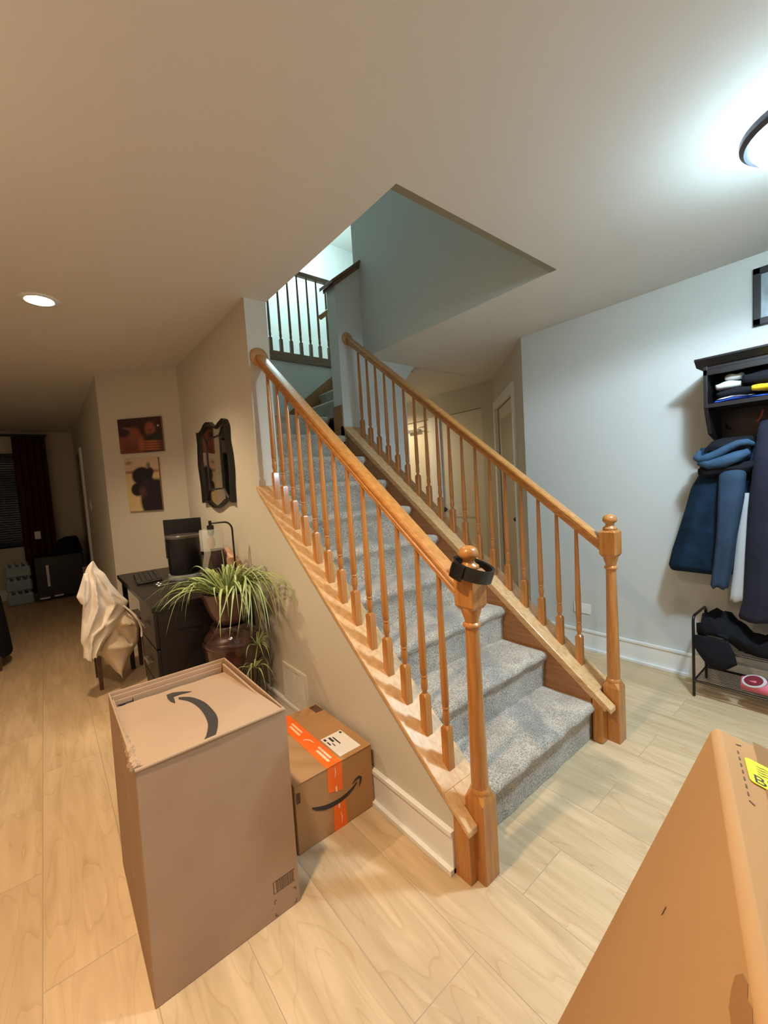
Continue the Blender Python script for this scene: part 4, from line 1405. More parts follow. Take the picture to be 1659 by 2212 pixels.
# ------------------------------------------------------------------ jar, bowl and spider plant
JX, JY = -0.225, 1.205
jr = thing('ceramic_jar', 'big dark brown glazed ceramic jar standing on the floor beneath the plant', 'jar', (JX, JY, 0))
bm = new(); lathe(bm, [(0.085, 0.0), (0.095, 0.02), (0.115, 0.15), (0.138, 0.36), (0.146, 0.47), (0.150, 0.52), (0.143, 0.555), (0.118, 0.582), (0.105, 0.592), (0.108, 0.612), (0.100, 0.62), (0.085, 0.615)], (JX, JY, 0), 40)
obj('vessel', bm, M['glaze'], jr, smooth=True, angle=60)
bm = new(); lathe(bm, [(0.1505, 0.505), (0.158, 0.518), (0.156, 0.53), (0.150, 0.54)], (JX, JY, 0), 40, cap=False)
obj('shoulder_band', bm, M['glaze'], jr, smooth=True)
bm = new()
for i in range(14):
    a = 2 * PI * i / 14
    tube(bm, [(JX + (0.118 + 0.012 * j) * math.cos(a + 0.25 * math.sin(j)), JY + (0.118 + 0.012 * j) * math.sin(a + 0.25 * math.sin(j)), 0.20 + 0.1 * j) for j in range(3)], 0.012, 7)
obj('relief', bm, M['glaze'], jr, smooth=True)
pt = thing('spider_plant', 'large green and cream striped spider plant in a plum glazed bowl on the jar', 'potted plant', (JX, JY, 0.622))
bm = new(); lathe(bm, [(0.072, 0.622), (0.078, 0.628), (0.095, 0.66), (0.118, 0.72), (0.130, 0.765), (0.136, 0.785), (0.140, 0.80), (0.130, 0.803), (0.124, 0.79), (0.120, 0.77)], (JX, JY, 0), 40)
obj('bowl', bm, M['pot'], pt, smooth=True, angle=60)
bm = new(); lathe(bm, [(0.001, 0.775), (0.122, 0.772), (0.118, 0.765)], (JX, JY, 0), 24)
obj('soil', bm, M['soil'], pt)


def leaf_material():
    m = bpy.data.materials.new('striped_leaf')
    m.use_nodes = True
    nt = m.node_tree
    b = nt.nodes['Principled BSDF']
    b.inputs['Roughness'].default_value = 0.4
    vc = nt.nodes.new('ShaderNodeVertexColor'); vc.layer_name = 'stripe'
    nt.links.new(vc.outputs['Color'], b.inputs['Base Color'])
    return m


M['leaf'] = leaf_material()
random.seed(21)


def leaves(name, parent, specs):
    """specs: (origin, azimuth, reach, rise, drop, width)"""
    verts, faces, cols = [], [], []
    for (o, az, reach, rise, drop, wid) in specs:
        n = 14
        base = len(verts)
        d = Vector((math.cos(az), math.sin(az), 0)); s = Vector((-d.y, d.x, 0))
        tw = random.uniform(-0.5, 0.5); bend = random.uniform(-0.25, 0.25)
        g = random.uniform(0.75, 1.2)
        yel = random.random()
        green = (0.10 * g + 0.10 * yel, 0.22 * g + 0.08 * yel, 0.035 * g)
        cream = (0.62, 0.66, 0.36)
        tipc = (0.40, 0.28, 0.14) if random.random() < 0.22 else green
        for i in range(n + 1):
            t = i / n
            r = reach * (t ** 0.95) * (1 - 0.20 * t * t)
            z = rise * math.sin(min(t * 1.35, 1.0) * PI / 2) * 1.0 - (drop + rise * 0.3) * max(0, t - 0.25) ** 1.9 * 1.35
            p = Vector(o) + d * r + s * bend * reach * t * t + Vector((0, 0, z))
            p.x = min(p.x, -0.012)
            if (p - Vector((JX, JY, p.z))).length < 0.15 and p.z < 0.80 and p.z > 0.6 and t > 0.3:
                q = (p - Vector((JX, JY, p.z))).normalized() * 0.152
                p.x = min(JX + q.x, -0.012); p.y = JY + q.y
            w = wid * (0.55 + 0.6 * math.sin(PI * min(t * 1.3 + 0.1, 1.0))) * (1 - t ** 4)
            a = tw * t
            side = s * math.cos(a) + Vector((0, 0, 1)) * math.sin(a)
            for k, u in enumerate((-1, -0.38, 0, 0.38, 1)):
                lift = 0.3 * w * abs(u)
                verts.append(p + side * (w * u) + Vector((0, 0, lift)))
                c = cream if k in (1, 2, 3) and k == 2 else green
                if k == 2:
                    c = cream
                elif k in (1, 3):
                    c = mixc(cream, green, 0.6)
                if t > 0.93:
                    c = tipc
                cols.append(c)
        for i in range(n):
            for k in range(4):
                a = base + i * 5 + k
                faces.append((a, a + 1, a + 6, a + 5))
    me = bpy.data.meshes.new(name)
    off = parent.location
    me.from_pydata([tuple(v - off) for v in verts], [], faces)
    ca = me.color_attributes.new('stripe', 'FLOAT_COLOR', 'POINT')
    for i, c in enumerate(cols):
        ca.data[i].color = (*c, 1)
    for p in me.polygons:
        p.use_smooth = True
    me.materials.append(M['leaf'])
    o = bpy.data.objects.new(name, me)
    COL.objects.link(o)
    o.parent = parent
    return o


specs = []
for i in range(135):
    az = random.uniform(0, 2 * PI)
    r0_ = random.uniform(0.0, 0.085)
    o = (JX + r0_ * math.cos(az), JY + r0_ * math.sin(az), 0.785)
    reach = random.uniform(0.22, 0.45)
    k = 0.5 + 0.5 * math.cos(az - (-PI * 0.75))
    reach *= 0.80 + 0.25 * k
    if math.cos(az) > 0.3:
        reach *= 0.8
    front = math.cos(az - (-PI * 0.62)) > 0.80          # few leaves hang straight over the bowl
    if front and random.random() < 0.55:
        continue
    specs.append((o, az, reach, random.uniform(0.07, 0.19), random.uniform(0.02, 0.30), random.uniform(0.0042, 0.0075)))
for i in range(16):
    az = random.uniform(0, 2 * PI)
    specs.append(((JX, JY, 0.785), az, random.uniform(0.05, 0.18), random.uniform(0.12, 0.20), 0.05, 0.006))
specs.append(((JX, JY, 0.785), 2.4, 0.02, 0.27, 0.0, 0.0045))
specs.append(((JX, JY, 0.785), -0.6, 0.05, 0.20, 0.02, 0.006))
for i in range(26):       # sweep along the wall towards the viewer
    az = -PI / 2 + random.uniform(-0.50, 0.42)
    specs.append(((JX + random.uniform(0.02, 0.09), JY - 0.04, 0.785), az, random.uniform(0.34, 0.52), random.uniform(0.10, 0.19), random.uniform(0.15, 0.36), random.uniform(0.006, 0.009)))
leaves('foliage', pt, specs)
sp2 = []
po = (JX + 0.085, JY - 0.155, 0.50)
for i in range(20):
    az = random.uniform(0, 2 * PI)
    sp2.append((po, az, random.uniform(0.08, 0.19), random.uniform(0.02, 0.09), random.uniform(0.05, 0.20), random.uniform(0.0035, 0.0055)))
po = (JX + 0.04, JY - 0.20, 0.40)
for i in range(14):
    az = random.uniform(0, 2 * PI)
    sp2.append((po, az, random.uniform(0.06, 0.17), random.uniform(0.02, 0.08), random.uniform(0.05, 0.18), random.uniform(0.003, 0.005)))
leaves('plantlet', pt, sp2)
bm = new(); tube(bm, [(JX + 0.02, JY - 0.05, 0.80), (JX + 0.10, JY - 0.16, 0.80), (JX + 0.11, JY - 0.175, 0.66), (JX + 0.085, JY - 0.155, 0.50), (JX + 0.04, JY - 0.20, 0.40)], 0.0025, 6)
obj('runner', bm, mat('runner_stem', (0.35, 0.38, 0.12), 0.6), pt, smooth=True)

# ------------------------------------------------------------------ cloth helper
def cloth(bm, rows, depth_axis='y', fold=0.012, nf=7, seed=1, n=56):
    """rows: (z, a0, a1, centre on depth axis, half depth)"""
    rnd_ = random.Random(seed)
    ph = [rnd_.uniform(0, 6.28) for _ in range(4)]
    # resample rows
    R2 = []
    for r, s in zip(rows, rows[1:]):
        for k in range(5):
            t = k / 5
            R2.append(tuple(a + (b - a) * t for a, b in zip(r, s)))
    R2.append(rows[-1])
    rings = []
    for i, (z, a0, a1, c, hd) in enumerate(R2):
        v = i / (len(R2) - 1)
        ca, ha = (a0 + a1) / 2, (a1 - a0) / 2
        ring = []
        for j in range(n):
            th = 2 * PI * j / n
            f = fold * (0.25 + v) * (math.sin(nf * th + ph[0] + 1.5 * v) + 0.5 * math.sin((nf * 2 - 3) * th + ph[1] + 2 * v))
            e = 1.0
            u = ca + ha * math.copysign(abs(math.cos(th)) ** 0.8, math.cos(th))
            w = c + (hd + f) * math.copysign(abs(math.sin(th)) ** 0.8, math.sin(th)) + f * 0.5
            zz = z + 0.006 * math.sin(5 * th + ph[2]) * v
            ring.append((u, w, zz) if depth_axis == 'y' else (w, u, zz))
        rings.append(ring)
    loft(bm, rings)


# ------------------------------------------------------------------ desk chair with shirt
ch = thing('desk_chair', 'dark wooden chair pulled up to the desk under the draped shirt', 'chair', (-0.62, 2.42, 0))
CW = []
bm = new(); box(bm, -0.80, -0.46, 2.40, 2.72, 0.42, 0.46); obj('seat', bm, M['wood_dark'], ch, bevel=0.01)
for (lx, ly, top) in ((-0.775, 2.42, 0.86), (-0.775, 2.70, 0.86), (-0.48, 2.42, 0.42), (-0.48, 2.70, 0.42)):
    bm = new()
    hexa(bm, [(lx - 0.012, ly - 0.012, 0), (lx + 0.012, ly - 0.012, 0), (lx + 0.012, ly + 0.012, 0), (lx - 0.012, ly + 0.012, 0),
              (lx - 0.019, ly - 0.019, top), (lx + 0.019, ly - 0.019, top), (lx + 0.019, ly + 0.019, top), (lx - 0.019, ly + 0.019, top)])
    obj('leg', bm, M['wood_dark'], ch, bevel=0.003)
bm = new(); box(bm, -0.79, -0.765, 2.41, 2.71, 0.76, 0.86); box(bm, -0.785, -0.77, 2.42, 2.70, 0.62, 0.66)
obj('backrest', bm, M['wood_dark'], ch, bevel=0.006)
shl = thing('draped_shirt', 'cream shirt draped over the back of the desk chair, hanging in folds', 'shirt', (-0.74, 2.3, 0.86))


def interp(b, z):
    for (x0_, z0_), (x1_, z1_) in zip(b, b[1:]):
        if z0_ >= z >= z1_:
            return x0_ + (x1_ - x0_) * ((z0_ - z) / max(1e-6, z0_ - z1_))
    return b[-1][0] if z < b[-1][1] else b[0][0]


def drape(bm, Lb, Rb, yc, depth, folds, nz=46, nx=34, hang=0.0, back=0.6):
    '''hanging cloth between a left and a right outline (x, z), with ridges given as
    ((s0, v0), (s1, v1), width, height)'''
    z0_, z1_ = Lb[0][1], min(Lb[-1][1], Rb[-1][1])
    F, B_ = [], []
    for i in range(nz + 1):
        v = i / nz
        z = z0_ + (z1_ - z0_) * v
        xl, xr = interp(Lb, z), interp(Rb, z)
        fr_, br_ = [], []
        for j in range(nx + 1):
            u = j / nx
            e = (1 - abs(2 * u - 1) ** 2.6)
            d = 0.0
            for (p, q, w, h) in folds:
                ax_, av_ = q[0] - p[0], q[1] - p[1]
                t = max(0, min(1, ((u - p[0]) * ax_ + (v - p[1]) * av_) / (ax_ * ax_ + av_ * av_)))
                dd = math.hypot(u - p[0] - t * ax_, (v - p[1] - t * av_) * 1.5)
                d += h * math.exp(-(dd / w) ** 1.5)
            k = min(1, 0.35 + 3 * v)
            zz = z + (0.012 * math.sin(9 * u + 1) + 0.006 * math.sin(23 * u) if i == nz else 0)
            xx = xl + (xr - xl) * u
            fr_.append(bm.verts.new((xx, yc - (depth * e + d * (0.3 + 0.7 * e)) * k - 0.004 - hang * v, zz)))
            br_.append(bm.verts.new((xx, yc + depth * back * e * k + 0.004 - hang * v, zz)))
        F.append(fr_); B_.append(br_)
    for i in range(nz):
        for j in range(nx):
            bm.faces.new((F[i][j], F[i + 1][j], F[i + 1][j + 1], F[i][j + 1]))
            bm.faces.new((B_[i][j], B_[i][j + 1], B_[i + 1][j + 1], B_[i + 1][j]))
        bm.faces.new((F[i][0], B_[i][0], B_[i + 1][0], F[i + 1][0]))
        bm.faces.new((F[i][nx], F[i + 1][nx], B_[i + 1][nx], B_[i][nx]))
    for j in range(nx):
        bm.faces.new((F[0][j], F[0][j + 1], B_[0][j + 1], B_[0][j]))
        bm.faces.new((F[nz][j], B_[nz][j], B_[nz][j + 1], F[nz][j + 1]))
    bmesh.ops.recalc_face_normals(bm, faces=bm.faces[:])


bm = new()
drape(bm, [(-0.760, 0.939), (-0.783, 0.915), (-0.804, 0.874), (-0.814, 0.794), (-0.827, 0.707), (-0.841, 0.615), (-0.854, 0.523), (-0.870, 0.406), (-0.858, 0.374), (-0.865, 0.285)],
      [(-0.748, 0.939), (-0.728, 0.886), (-0.694, 0.847), (-0.661, 0.762), (-0.616, 0.683), (-0.570, 0.622), (-0.604, 0.557), (-0.651, 0.478), (-0.686, 0.424), (-0.731, 0.384), (-0.769, 0.32), (-0.769, 0.285)],
      2.30, 0.045, [((0.50, 0.06), (0.16, 0.75), 0.07, 0.05), ((0.62, 0.10), (0.98, 0.48), 0.06, 0.03), ((0.40, 0.20), (0.62, 0.78), 0.08, -0.03), ((0.06, 0.2), (0.04, 0.9), 0.06, 0.025),
                    ((0.3, 0.75), (0.9, 0.62), 0.05, 0.025), ((0.75, 0.35), (0.55, 0.68), 0.06, 0.03), ((0.35, 0.8), (0.42, 1.0), 0.06, 0.03), ((0.75, 0.85), (0.7, 1.0), 0.06, 0.025)])
obj('body', bm, M['shirt'], shl, smooth=True, angle=80)
bm = new()
drape(bm, [(-0.812, 0.872), (-0.830, 0.82), (-0.849, 0.766), (-0.866, 0.723), (-0.850, 0.68), (-0.838, 0.660)], [(-0.790, 0.872), (-0.780, 0.80), (-0.785, 0.74), (-0.795, 0.70), (-0.807, 0.675), (-0.830, 0.660)], 2.26, 0.022,
      [((0.3, 0.1), (0.5, 0.9), 0.12, 0.012), ((0.8, 0.2), (0.85, 0.9), 0.1, 0.010)], 20, 14)
obj('sleeve', bm, M['shirt'], shl, smooth=True, angle=80)
bm = new()
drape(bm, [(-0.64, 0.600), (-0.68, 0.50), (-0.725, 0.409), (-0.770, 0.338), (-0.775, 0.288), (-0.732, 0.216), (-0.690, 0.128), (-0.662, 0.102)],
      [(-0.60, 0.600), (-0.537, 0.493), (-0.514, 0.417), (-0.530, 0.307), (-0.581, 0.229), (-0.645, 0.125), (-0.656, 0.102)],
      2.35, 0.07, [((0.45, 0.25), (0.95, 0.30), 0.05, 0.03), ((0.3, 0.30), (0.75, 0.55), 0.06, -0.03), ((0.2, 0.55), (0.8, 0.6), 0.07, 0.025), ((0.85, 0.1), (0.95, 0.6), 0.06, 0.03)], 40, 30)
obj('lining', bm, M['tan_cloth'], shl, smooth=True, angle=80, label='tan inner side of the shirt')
bm = new(); tube(bm, [(-0.605, 2.27, 0.600), (-0.575, 2.27, 0.56), (-0.548, 2.27, 0.52), (-0.520, 2.28, 0.47), (-0.508, 2.28, 0.41), (-0.517, 2.28, 0.35)], [0.006, 0.007, 0.009, 0.011, 0.010, 0.006], 8)
obj('hem', bm, M['shirt'], shl, smooth=True)

# ------------------------------------------------------------------ coat shelf with clothes
shf = thing('coat_shelf', 'black wall mounted coat shelf with crown top and cubby on the right wall', 'shelf', (2.1, -1.0, 1.5))
SX, SY0, SY1 = 1.80, -1.62, -0.505
bm = new(); box(bm, SX + 0.006, 2.098, SY0, SY1, 1.835, 1.855)
box(bm, SX, SX + 0.02, SY0, SY1, 1.805, 1.835)
prism(bm, [(SX - 0.04, 1.893), (SX - 0.04, 1.883), (SX - 0.02, 1.868), (SX, 1.852), (2.098, 1.852), (2.098, 1.893)], 'y', SY0, SY1 + 0.03)
obj('crown', bm, M['black_wood'], shf, bevel=0.002)
bm = new(); box(bm, SX, 2.098, SY1 - 0.018, SY1, 1.635, 1.86)
prism(bm, [(SX, 1.66), (2.098, 1.66), (2.098, 1.44), (SX + 0.08, 1.50), (SX + 0.02, 1.60)], 'y', SY1 - 0.018, SY1)
obj('side_panel', bm, M['black_wood'], shf, bevel=0.002)
bm = new(); box(bm, SX, 2.098, SY0, SY1 - 0.018, 1.635, 1.655)
obj('shelf_board', bm, M['black_wood'], shf)
bm = new(); box(bm, 2.080, 2.099, SY0, SY1 - 0.018, 1.44, 1.85)
obj('back_panel', bm, M['black_wood'], shf)
bm = new()
bm.free()
for yy in (-0.56, -0.72, -0.88):
    bm = new(); tube(bm, [(2.078, yy, 1.53), (2.03, yy, 1.53), (2.01, yy, 1.55)], 0.006, 8)
    obj('hook', bm, M['black_metal'], shf, smooth=True)


def folded(name, label, cat, m, y0_, y1_, xa, xb, z0_, z1_, seed, grp=None):
    bm = new()
    rnd_ = random.Random(seed)
    nx_, ny_ = 10, 12
    rings = []
    for i in range(ny_ + 1):
        t = i / ny_
        y = y0_ + (y1_ - y0_) * t
        e = math.sin(PI * min(1, max(0.0, t)))** 0.35 if 0 < t < 1 else 0.25
        ring = []
        for j in range(16):
            th = 2 * PI * j / 16
            cx_ = (xa + xb) / 2; hx = (xb - xa) / 2
            zc = (z0_ + z1_) / 2; hz = (z1_ - z0_) / 2
            s_ = math.copysign(abs(math.sin(th)) ** 0.6, math.sin(th)); c_ = math.copysign(abs(math.cos(th)) ** 0.6, math.cos(th))
            bump_ = 0.004 * math.sin(7 * t + 3 * th + seed)
            zz = zc + hz * s_ * (0.65 + 0.35 * e) + (bump_ if s_ > 0 else 0)
            ring.append((cx_ + hx * c_ * (0.8 + 0.2 * e), y, max(z0_, zz)))
        rings.append(ring)
    loft(bm, rings)
    o = obj(name, bm, m, None, smooth=True, angle=70)
    return tag(o, label, cat, grp)


folded('folded_shirt', 'bright blue printed garment at the bottom of the cubby stack', 'clothing', M['blue'], -0.76, -0.545, 1.815, 2.05, 1.657, 1.672, 1)
folded('folded_shirt', 'thin white folded cloth just above the blue garment in the cubby', 'clothing', M['white_cloth'], -0.70, -0.555, 1.812, 2.03, 1.6725, 1.679, 2)
folded('folded_shirt', 'black folded cap fabric between the white items in the cubby', 'clothing', M['black_soft'], -0.75, -0.555, 1.812, 2.03, 1.6795, 1.722, 3)
folded('folded_cloth', 'rumpled whitish grey cloth bundle lying on top in the cubby', 'clothing', M['white_cloth'], -0.650, -0.548, 1.83, 2.0, 1.7225, 1.765, 4)
folded('folded_cloth', 'upper lump of pale crumpled cloth at the back of the cubby', 'clothing', M['white_cloth'], -0.655, -0.585, 1.84, 2.0, 1.766, 1.800, 8)
folded('knit_hat', 'dark grey knit hat at the top right of the cubby pile', 'hat', M['black_soft'], -0.80, -0.660, 1.82, 2.02, 1.7235, 1.79, 5)
folded('knit_hat', 'bright yellow knit hat hanging over the cubby edge', 'hat', M['gold'], -0.86, -0.700, 1.79, 1.98, 1.684, 1.721, 6)

pf = thing('framed_picture', 'black framed picture hanging above the coat shelf', 'picture', (2.1, -0.85, 2.07))
bm = new()
fy0, fy1, fz0, fz1 = -1.06, -0.662, 2.065, 2.362
for q in ((fy1 - 0.032, fy1, fz0, fz1), (fy0, fy0 + 0.032, fz0, fz1), (fy0, fy1, fz0, fz0 + 0.034), (fy0, fy1, fz1 - 0.034, fz1)):
    box(bm, 2.075, 2.0995, *q)
obj('frame', bm, M['black_wood'], pf, bevel=0.003)
bm = new(); box(bm, 2.088, 2.0945, fy0 + 0.028, fy1 - 0.028, fz0 + 0.03, fz1 - 0.03)
obj('photo', bm, M['silver'], pf)

bc = thing('parka', 'blue hooded winter parka hanging at the left end of the coat shelf', 'coat', (1.96, -0.5, 1.5))
bm = new()
cloth(bm, [(1.455, -0.66, -0.50, 1.99, 0.03), (1.42, -0.69, -0.475, 1.98, 0.07), (1.36, -0.70, -0.45, 1.97, 0.09), (1.28, -0.69, -0.445, 1.97, 0.09), (1.20, -0.66, -0.405, 1.97, 0.085),
           (1.08, -0.655, -0.375, 1.97, 0.085), (0.95, -0.645, -0.34, 1.97, 0.085), (0.83, -0.63, -0.305, 1.97, 0.085), (0.735, -0.60, -0.285, 1.97, 0.08), (0.715, -0.59, -0.29, 1.97, 0.06)], 'x', 0.014, 6, 3)
obj('body', bm, M['blue_coat'], bc, smooth=True, angle=80)
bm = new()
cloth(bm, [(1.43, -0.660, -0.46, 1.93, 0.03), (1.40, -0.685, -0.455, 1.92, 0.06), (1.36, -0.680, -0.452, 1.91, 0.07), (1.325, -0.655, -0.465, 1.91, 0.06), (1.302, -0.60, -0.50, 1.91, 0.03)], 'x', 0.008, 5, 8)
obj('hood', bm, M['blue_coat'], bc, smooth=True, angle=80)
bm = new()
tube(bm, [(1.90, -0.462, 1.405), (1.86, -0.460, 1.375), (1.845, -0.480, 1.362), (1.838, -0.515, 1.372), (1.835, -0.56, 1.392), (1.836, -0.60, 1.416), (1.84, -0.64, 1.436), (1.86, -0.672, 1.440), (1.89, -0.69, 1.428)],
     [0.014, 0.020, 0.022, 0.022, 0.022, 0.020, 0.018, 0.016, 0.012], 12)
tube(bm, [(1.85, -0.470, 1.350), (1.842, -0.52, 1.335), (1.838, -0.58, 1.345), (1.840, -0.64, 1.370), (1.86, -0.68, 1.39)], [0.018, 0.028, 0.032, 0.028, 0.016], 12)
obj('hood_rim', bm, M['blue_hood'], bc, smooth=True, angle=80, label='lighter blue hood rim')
bm = new()
cloth(bm, [(1.475, -0.675, -0.55, 1.96, 0.03), (1.462, -0.69, -0.515, 1.93, 0.06), (1.43, -0.695, -0.49, 1.91, 0.07), (1.40, -0.68, -0.475, 1.90, 0.05)], 'x', 0.006, 4, 2)
obj('hood_lining', bm, M['black_soft'], bc, smooth=True, angle=80)
bm = new()
cloth(bm, [(1.34, -0.70, -0.50, 1.90, 0.04), (1.31, -0.70, -0.455, 1.90, 0.07), (1.28, -0.68, -0.455, 1.90, 0.06), (1.26, -0.62, -0.48, 1.90, 0.03)], 'x', 0.006, 4, 6)
obj('collar', bm, M['black_soft'], bc, smooth=True, angle=80)
bm = new()
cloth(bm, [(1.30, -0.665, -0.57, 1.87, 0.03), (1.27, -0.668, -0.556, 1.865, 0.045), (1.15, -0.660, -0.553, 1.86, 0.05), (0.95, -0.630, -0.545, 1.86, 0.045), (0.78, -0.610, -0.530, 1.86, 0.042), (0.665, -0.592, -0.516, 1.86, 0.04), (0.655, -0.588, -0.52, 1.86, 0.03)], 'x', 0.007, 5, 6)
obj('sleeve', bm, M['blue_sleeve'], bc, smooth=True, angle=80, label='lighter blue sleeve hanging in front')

wc = thing('white_shirt', 'white shirt sleeve hanging between the blue parka and the navy coat', 'shirt', (1.93, -0.62, 0.58))
bm = new()
cloth(bm, [(1.17, -0.675, -0.645, 1.93, 0.015), (1.10, -0.68, -0.636, 1.93, 0.02), (1.0, -0.675, -0.622, 1.93, 0.02), (0.77, -0.668, -0.603, 1.93, 0.022), (0.58, -0.662, -0.585, 1.93, 0.022), (0.572, -0.66, -0.587, 1.93, 0.015)], 'x', 0.004, 4, 1)
obj('sleeve', bm, M['grey_cloth'], wc, smooth=True, angle=80)
nv = thing('long_coat', 'long dark navy coat hanging at the right edge beside the white sleeve', 'coat', (1.92, -0.8, 1.5))
bm = new()
cloth(bm, [(1.55, -0.85, -0.715, 1.94, 0.03), (1.50, -0.90, -0.705, 1.93, 0.06), (1.35, -0.95, -0.690, 1.92, 0.09), (1.10, -0.95, -0.668, 1.92, 0.09), (0.85, -0.92, -0.655, 1.92, 0.085), (0.60, -0.86, -0.645, 1.92, 0.08), (0.50, -0.84, -0.625, 1.92, 0.07), (0.485, -0.83, -0.63, 1.92, 0.05)], 'x', 0.012, 6, 7)
obj('body', bm, M['navy'], nv, smooth=True, angle=80)
hg = new(); tube(hg, [(1.95, -0.72, 1.60), (1.94, -0.715, 1.57), (1.93, -0.70, 1.54)], 0.006, 8)
tag(obj('coat_hanger', hg, M['red'], None, smooth=True), 'red plastic hanger end above the navy coat', 'hanger')
gc = new()
cloth(gc, [(0.80, -0.90, -0.76, 1.86, 0.02), (0.70, -0.95, -0.752, 1.855, 0.03), (0.56, -0.96, -0.748, 1.85, 0.03), (0.53, -0.955, -0.752, 1.85, 0.02)], 'x', 0.004, 5, 3)
gc.free()

# ------------------------------------------------------------------ shoe rack
sk = thing('shoe_rack', 'low black metal shoe rack with wire shelves standing on the floor by the right wall', 'shoe rack', (1.99, -0.9, 0))
RXa, RXb = 1.835, 2.085
bm = new()
for yy in (-0.438, -1.35):
    pts = [(RXa, yy, 0.005), (RXa, yy, 0.44)]
    for i in range(6):
        a = i / 5 * PI / 2
        pts.append((RXa + 0.03 * (1 - math.cos(a)), yy, 0.445 + 0.03 * math.sin(a)))
    for i in range(6):
        a = i / 5 * PI / 2
        pts.append((RXb - 0.03 * (1 - math.sin(a)), yy, 0.445 + 0.03 * math.cos(a)))
    pts += [(RXb, yy, 0.44), (RXb, yy, 0.005)]
    bm = new(); tube(bm, pts, 0.0075, 10)
    obj('end_frame', bm, M['black_metal'], sk, smooth=True)

for zz in (0.095, 0.30):
    bm = new()
    for xx in (RXa, RXb):
        tube(bm, [(xx, -1.35, zz), (xx, -0.438, zz)], 0.006, 8)
    tube(bm, [(RXa, -0.438, zz), (RXb, -0.438, zz)], 0.005, 8)
    for i in range(12):
        xx = RXa + (RXb - RXa) * (i + 1) / 13
        tube(bm, [(xx, -1.35, zz), (xx, -0.438, zz)], 0.0018, 6)
    obj('wire_shelf', bm, M['black_metal'], sk, smooth=True)
bm = new()
def jacket_ring(t):
    y = -0.455 - 0.42 * t
    w = 0.115 + 0.012 * math.sin(9 * t)
    h0 = 0.31 - 0.085 * math.sin(PI * min(1, t * 1.3)) if t < 0.77 else 0.308
    top = 0.385 + 0.055 * math.sin(7 * t + 0.5) + 0.03 * t
    r = []
    for j in range(20):
        th = 2 * PI * j / 20
        s_, c_ = math.sin(th), math.cos(th)
        f = 1 + 0.10 * math.sin(5 * th + 11 * t)
        z = top - 0.02 + (0.035 * s_ if s_ > 0 else 0) + (0 if s_ > 0 else s_ * 0.06)
        r.append((1.945 + w * c_ * f, y, max(z * f if s_ > 0 else z, 0.309)))
    return r
loft(bm, [jacket_ring(i / 14) for i in range(15)])
jk = thing('black_jacket', 'crumpled black jacket lying across the top of the shoe rack', 'jacket', (1.945, -0.6, 0.31))
obj('body', bm, M['black_soft'], jk, smooth=True, angle=80)
bm = new()
cloth(bm, [(0.375, -0.60, -0.45, 1.815, 0.010), (0.31, -0.63, -0.445, 1.808, 0.014), (0.26, -0.64, -0.475, 1.806, 0.016), (0.225, -0.60, -0.50, 1.806, 0.012), (0.215, -0.58, -0.52, 1.806, 0.006)], 'x', 0.004, 5, 3)
obj('hanging_sleeve', bm, M['black_soft'], jk, smooth=True, angle=80)

sp = thing('clog', 'pink rubber clog on the lower shelf of the shoe rack', 'shoe', (1.93, -0.78, 0.10))
bm = new()
rings = []
for i in range(13):
    t = i / 12
    x = 1.86 + 0.20 * t * 0 + 0.0
    y = -0.645 - 0.25 * t
    w = 0.048 * (0.35 + 0.75 * math.sin(PI * (0.12 + 0.80 * t)) ** 0.7)
    hgt = 0.035 + 0.050 * (1 - abs(t - 0.25) * 1.1)
    ring = []
    for j in range(16):
        th = 2 * PI * j / 16
        ring.append((1.875 + w * math.cos(th), y, 0.104 + max(0.0, hgt * (0.5 + 0.5 * math.sin(th)))))
    rings.append(ring)
loft(bm, rings)
obj('shell', bm, M['pink'], sp, smooth=True, angle=80)
bm = new()
lathe(bm, [(0.030, 0.0), (0.040, 0.004), (0.037, 0.008)], (0, 0, 0), 20)
bm.transform(Matrix.Translation((1.852, -0.700, 0.170)) @ Matrix.Rotation(-0.25, 4, 'X') @ Matrix.Rotation(-0.75, 4, 'Y') @ Matrix.Diagonal((0.95, 1.35, 1, 1)))
obj('collar', bm, M['grey_cloth'], sp, smooth=True)
bm = new()
lathe(bm, [(0.001, 0.010), (0.030, 0.010), (0.030, 0.002)], (0, 0, 0), 20)
bm.transform(Matrix.Translation((1.852, -0.700, 0.170)) @ Matrix.Rotation(-0.25, 4, 'X') @ Matrix.Rotation(-0.75, 4, 'Y') @ Matrix.Diagonal((0.95, 1.35, 1, 1)))
obj('lining', bm, M['pink_dark'], sp, smooth=True)

# ------------------------------------------------------------------ dark far room
w1 = struct('window_1', (lambda b: (box(b, -3.0, -1.16, 6.985, 6.998, 0.75, 2.12), b)[1])(new()), M['night'])
bm = new()
for i in range(40):
    zz = 0.78 + i * 0.0335
    hexa(bm, [(-2.95, 6.955, zz), (-1.18, 6.955, zz), (-1.18, 6.957, zz), (-2.95, 6.957, zz), (-2.95, 6.972, zz + 0.02), (-1.18, 6.972, zz + 0.02), (-1.18, 6.974, zz + 0.02), (-2.95, 6.974, zz + 0.02)])
obj('blind', bm, M['blind'], w1)
bm = new(); tube(bm, [(-3.0, 6.88, 2.37), (-0.85, 6.88, 2.37)], 0.018, 10)
rod = obj('curtain_rod', bm, M['black_metal'], None, smooth=True)
tag(rod, 'dark curtain rod above the far window', 'curtain rod')
bm = new()
cur = []
for zz in (0.05, 0.8, 1.6, 2.35):
    ring = []
    for j in range(60):
        t = j / 59
        ring.append((-1.25 + 0.38 * t, 6.86 + 0.035 * math.sin(t * 30), zz))
    for j in range(60):
        t = 1 - j / 59
        ring.append((-1.25 + 0.38 * t, 6.872 + 0.035 * math.sin(t * 30), zz))
    cur.append(ring)
loft(bm, cur)
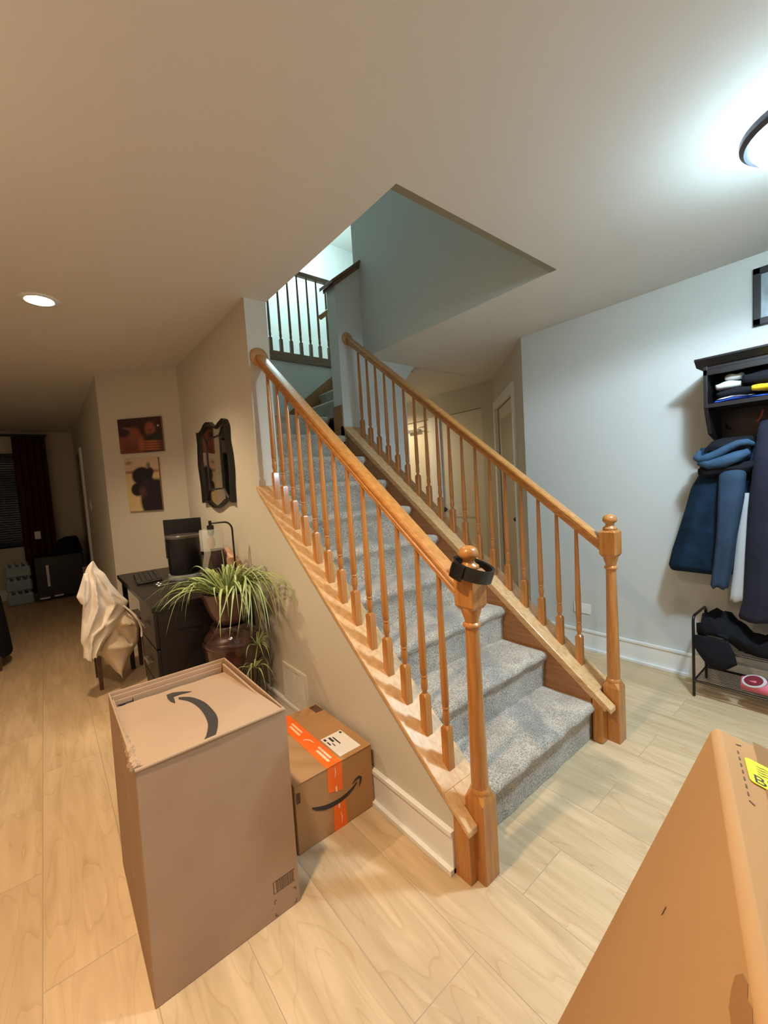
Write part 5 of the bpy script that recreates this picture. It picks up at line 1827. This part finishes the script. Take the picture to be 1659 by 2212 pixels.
tag(obj('curtain', bm, M['curtain'], None, smooth=True, angle=80), 'rust brown curtain hanging beside the dark far window', 'curtain')
for i, lab in enumerate(('shrink wrapped pack of water bottles at the bottom of the far stack',
                         'middle shrink wrapped pack of water bottles in the far stack',
                         'top shrink wrapped pack of water bottles in the far stack')):
    bm = new()
    wp = thing('water_pack', lab, 'water bottles', (-1.32, 6.5, 0.19 * i + 0.002), 'water bottle packs in the dark room')
    for a in range(4):
        for b in range(3):
            lathe(bm, [(0.025, 0.0), (0.033, 0.01), (0.033, 0.11), (0.028, 0.14), (0.012, 0.175), (0.012, 0.185)], (-1.432 + a * 0.068, 6.42 + b * 0.068, 0.19 * i + 0.003), 10)
    obj('bottles', bm, M['water'], wp, smooth=True)
    bm = new(); box(bm, -1.468, -1.19, 6.384, 6.592, 0.19 * i + 0.0015, 0.19 * i + 0.150)
    obj('wrap', bm, mat('shrink_wrap', (0.35, 0.46, 0.52), 0.15, spec=0.9, bump=(22, 0.9, 0.02), alpha=0.75), wp, bevel=0.02)
cb = thing('storage_cabinet', 'black low cabinet in the dark far room beside the water packs', 'cabinet', (-0.85, 6.6, 0))
bm = new(); box(bm, -1.15, -0.60, 6.35, 6.8, 0.03, 0.62)
obj('body', bm, M['black_wood'], cb, bevel=0.01)
bm = new(); box(bm, -1.03, -1.00, 6.335, 6.35, 0.20, 0.50)
obj('handle', bm, M['white'], cb)
bm = new(); box(bm, -1.13, -1.02, 6.33, 6.35, 0.035, 0.055); box(bm, -0.97, -0.87, 6.33, 6.35, 0.045, 0.065)
obj('feet', bm, M['steel'], cb)
tb = thing('black_bag', 'black bag slumped on top of the far black cabinet', 'bag', (-0.76, 6.55, 0.62))
bm = new(); cloth(bm, [(0.86, -0.78, -0.64, 6.55, 0.05), (0.82, -0.86, -0.62, 6.55, 0.10), (0.72, -0.90, -0.60, 6.55, 0.13), (0.625, -0.92, -0.58, 6.55, 0.13)], 'y', 0.01, 5, 4)
obj('body', bm, M['black_soft'], tb, smooth=True, angle=80)
cd = thing('plug_adapter', 'small white device hanging on the rust curtain', 'device', (-1.07, 6.8, 0.86))
bm = new(); box(bm, -1.115, -1.045, 6.80, 6.825, 0.85, 0.965)
obj('case', bm, M['white'], cd, bevel=0.006)
ac = thing('armchair', 'black armchair cut off by the left edge in the dim room', 'armchair', (-1.62, 3.6, 0))
bm = new(); cloth(bm, [(0.62, -1.85, -1.38, 3.7, 0.16), (0.58, -1.95, -1.335, 3.7, 0.22), (0.40, -1.98, -1.32, 3.7, 0.26), (0.2, -1.98, -1.305, 3.7, 0.27), (0.10, -1.96, -1.30, 3.7, 0.26)], 'y', 0.006, 6, 2)
obj('seat', bm, M['black_soft'], ac, smooth=True, angle=80)
for (a, b) in ((-1.90, 3.5), (-1.38, 3.5), (-1.90, 3.9), (-1.38, 3.9)):
    bm = new(); lathe(bm, [(0.015, 0.0), (0.02, 0.12)], (a, b, 0), 10)
    obj('leg', bm, M['wood_dark'], ac, smooth=True)
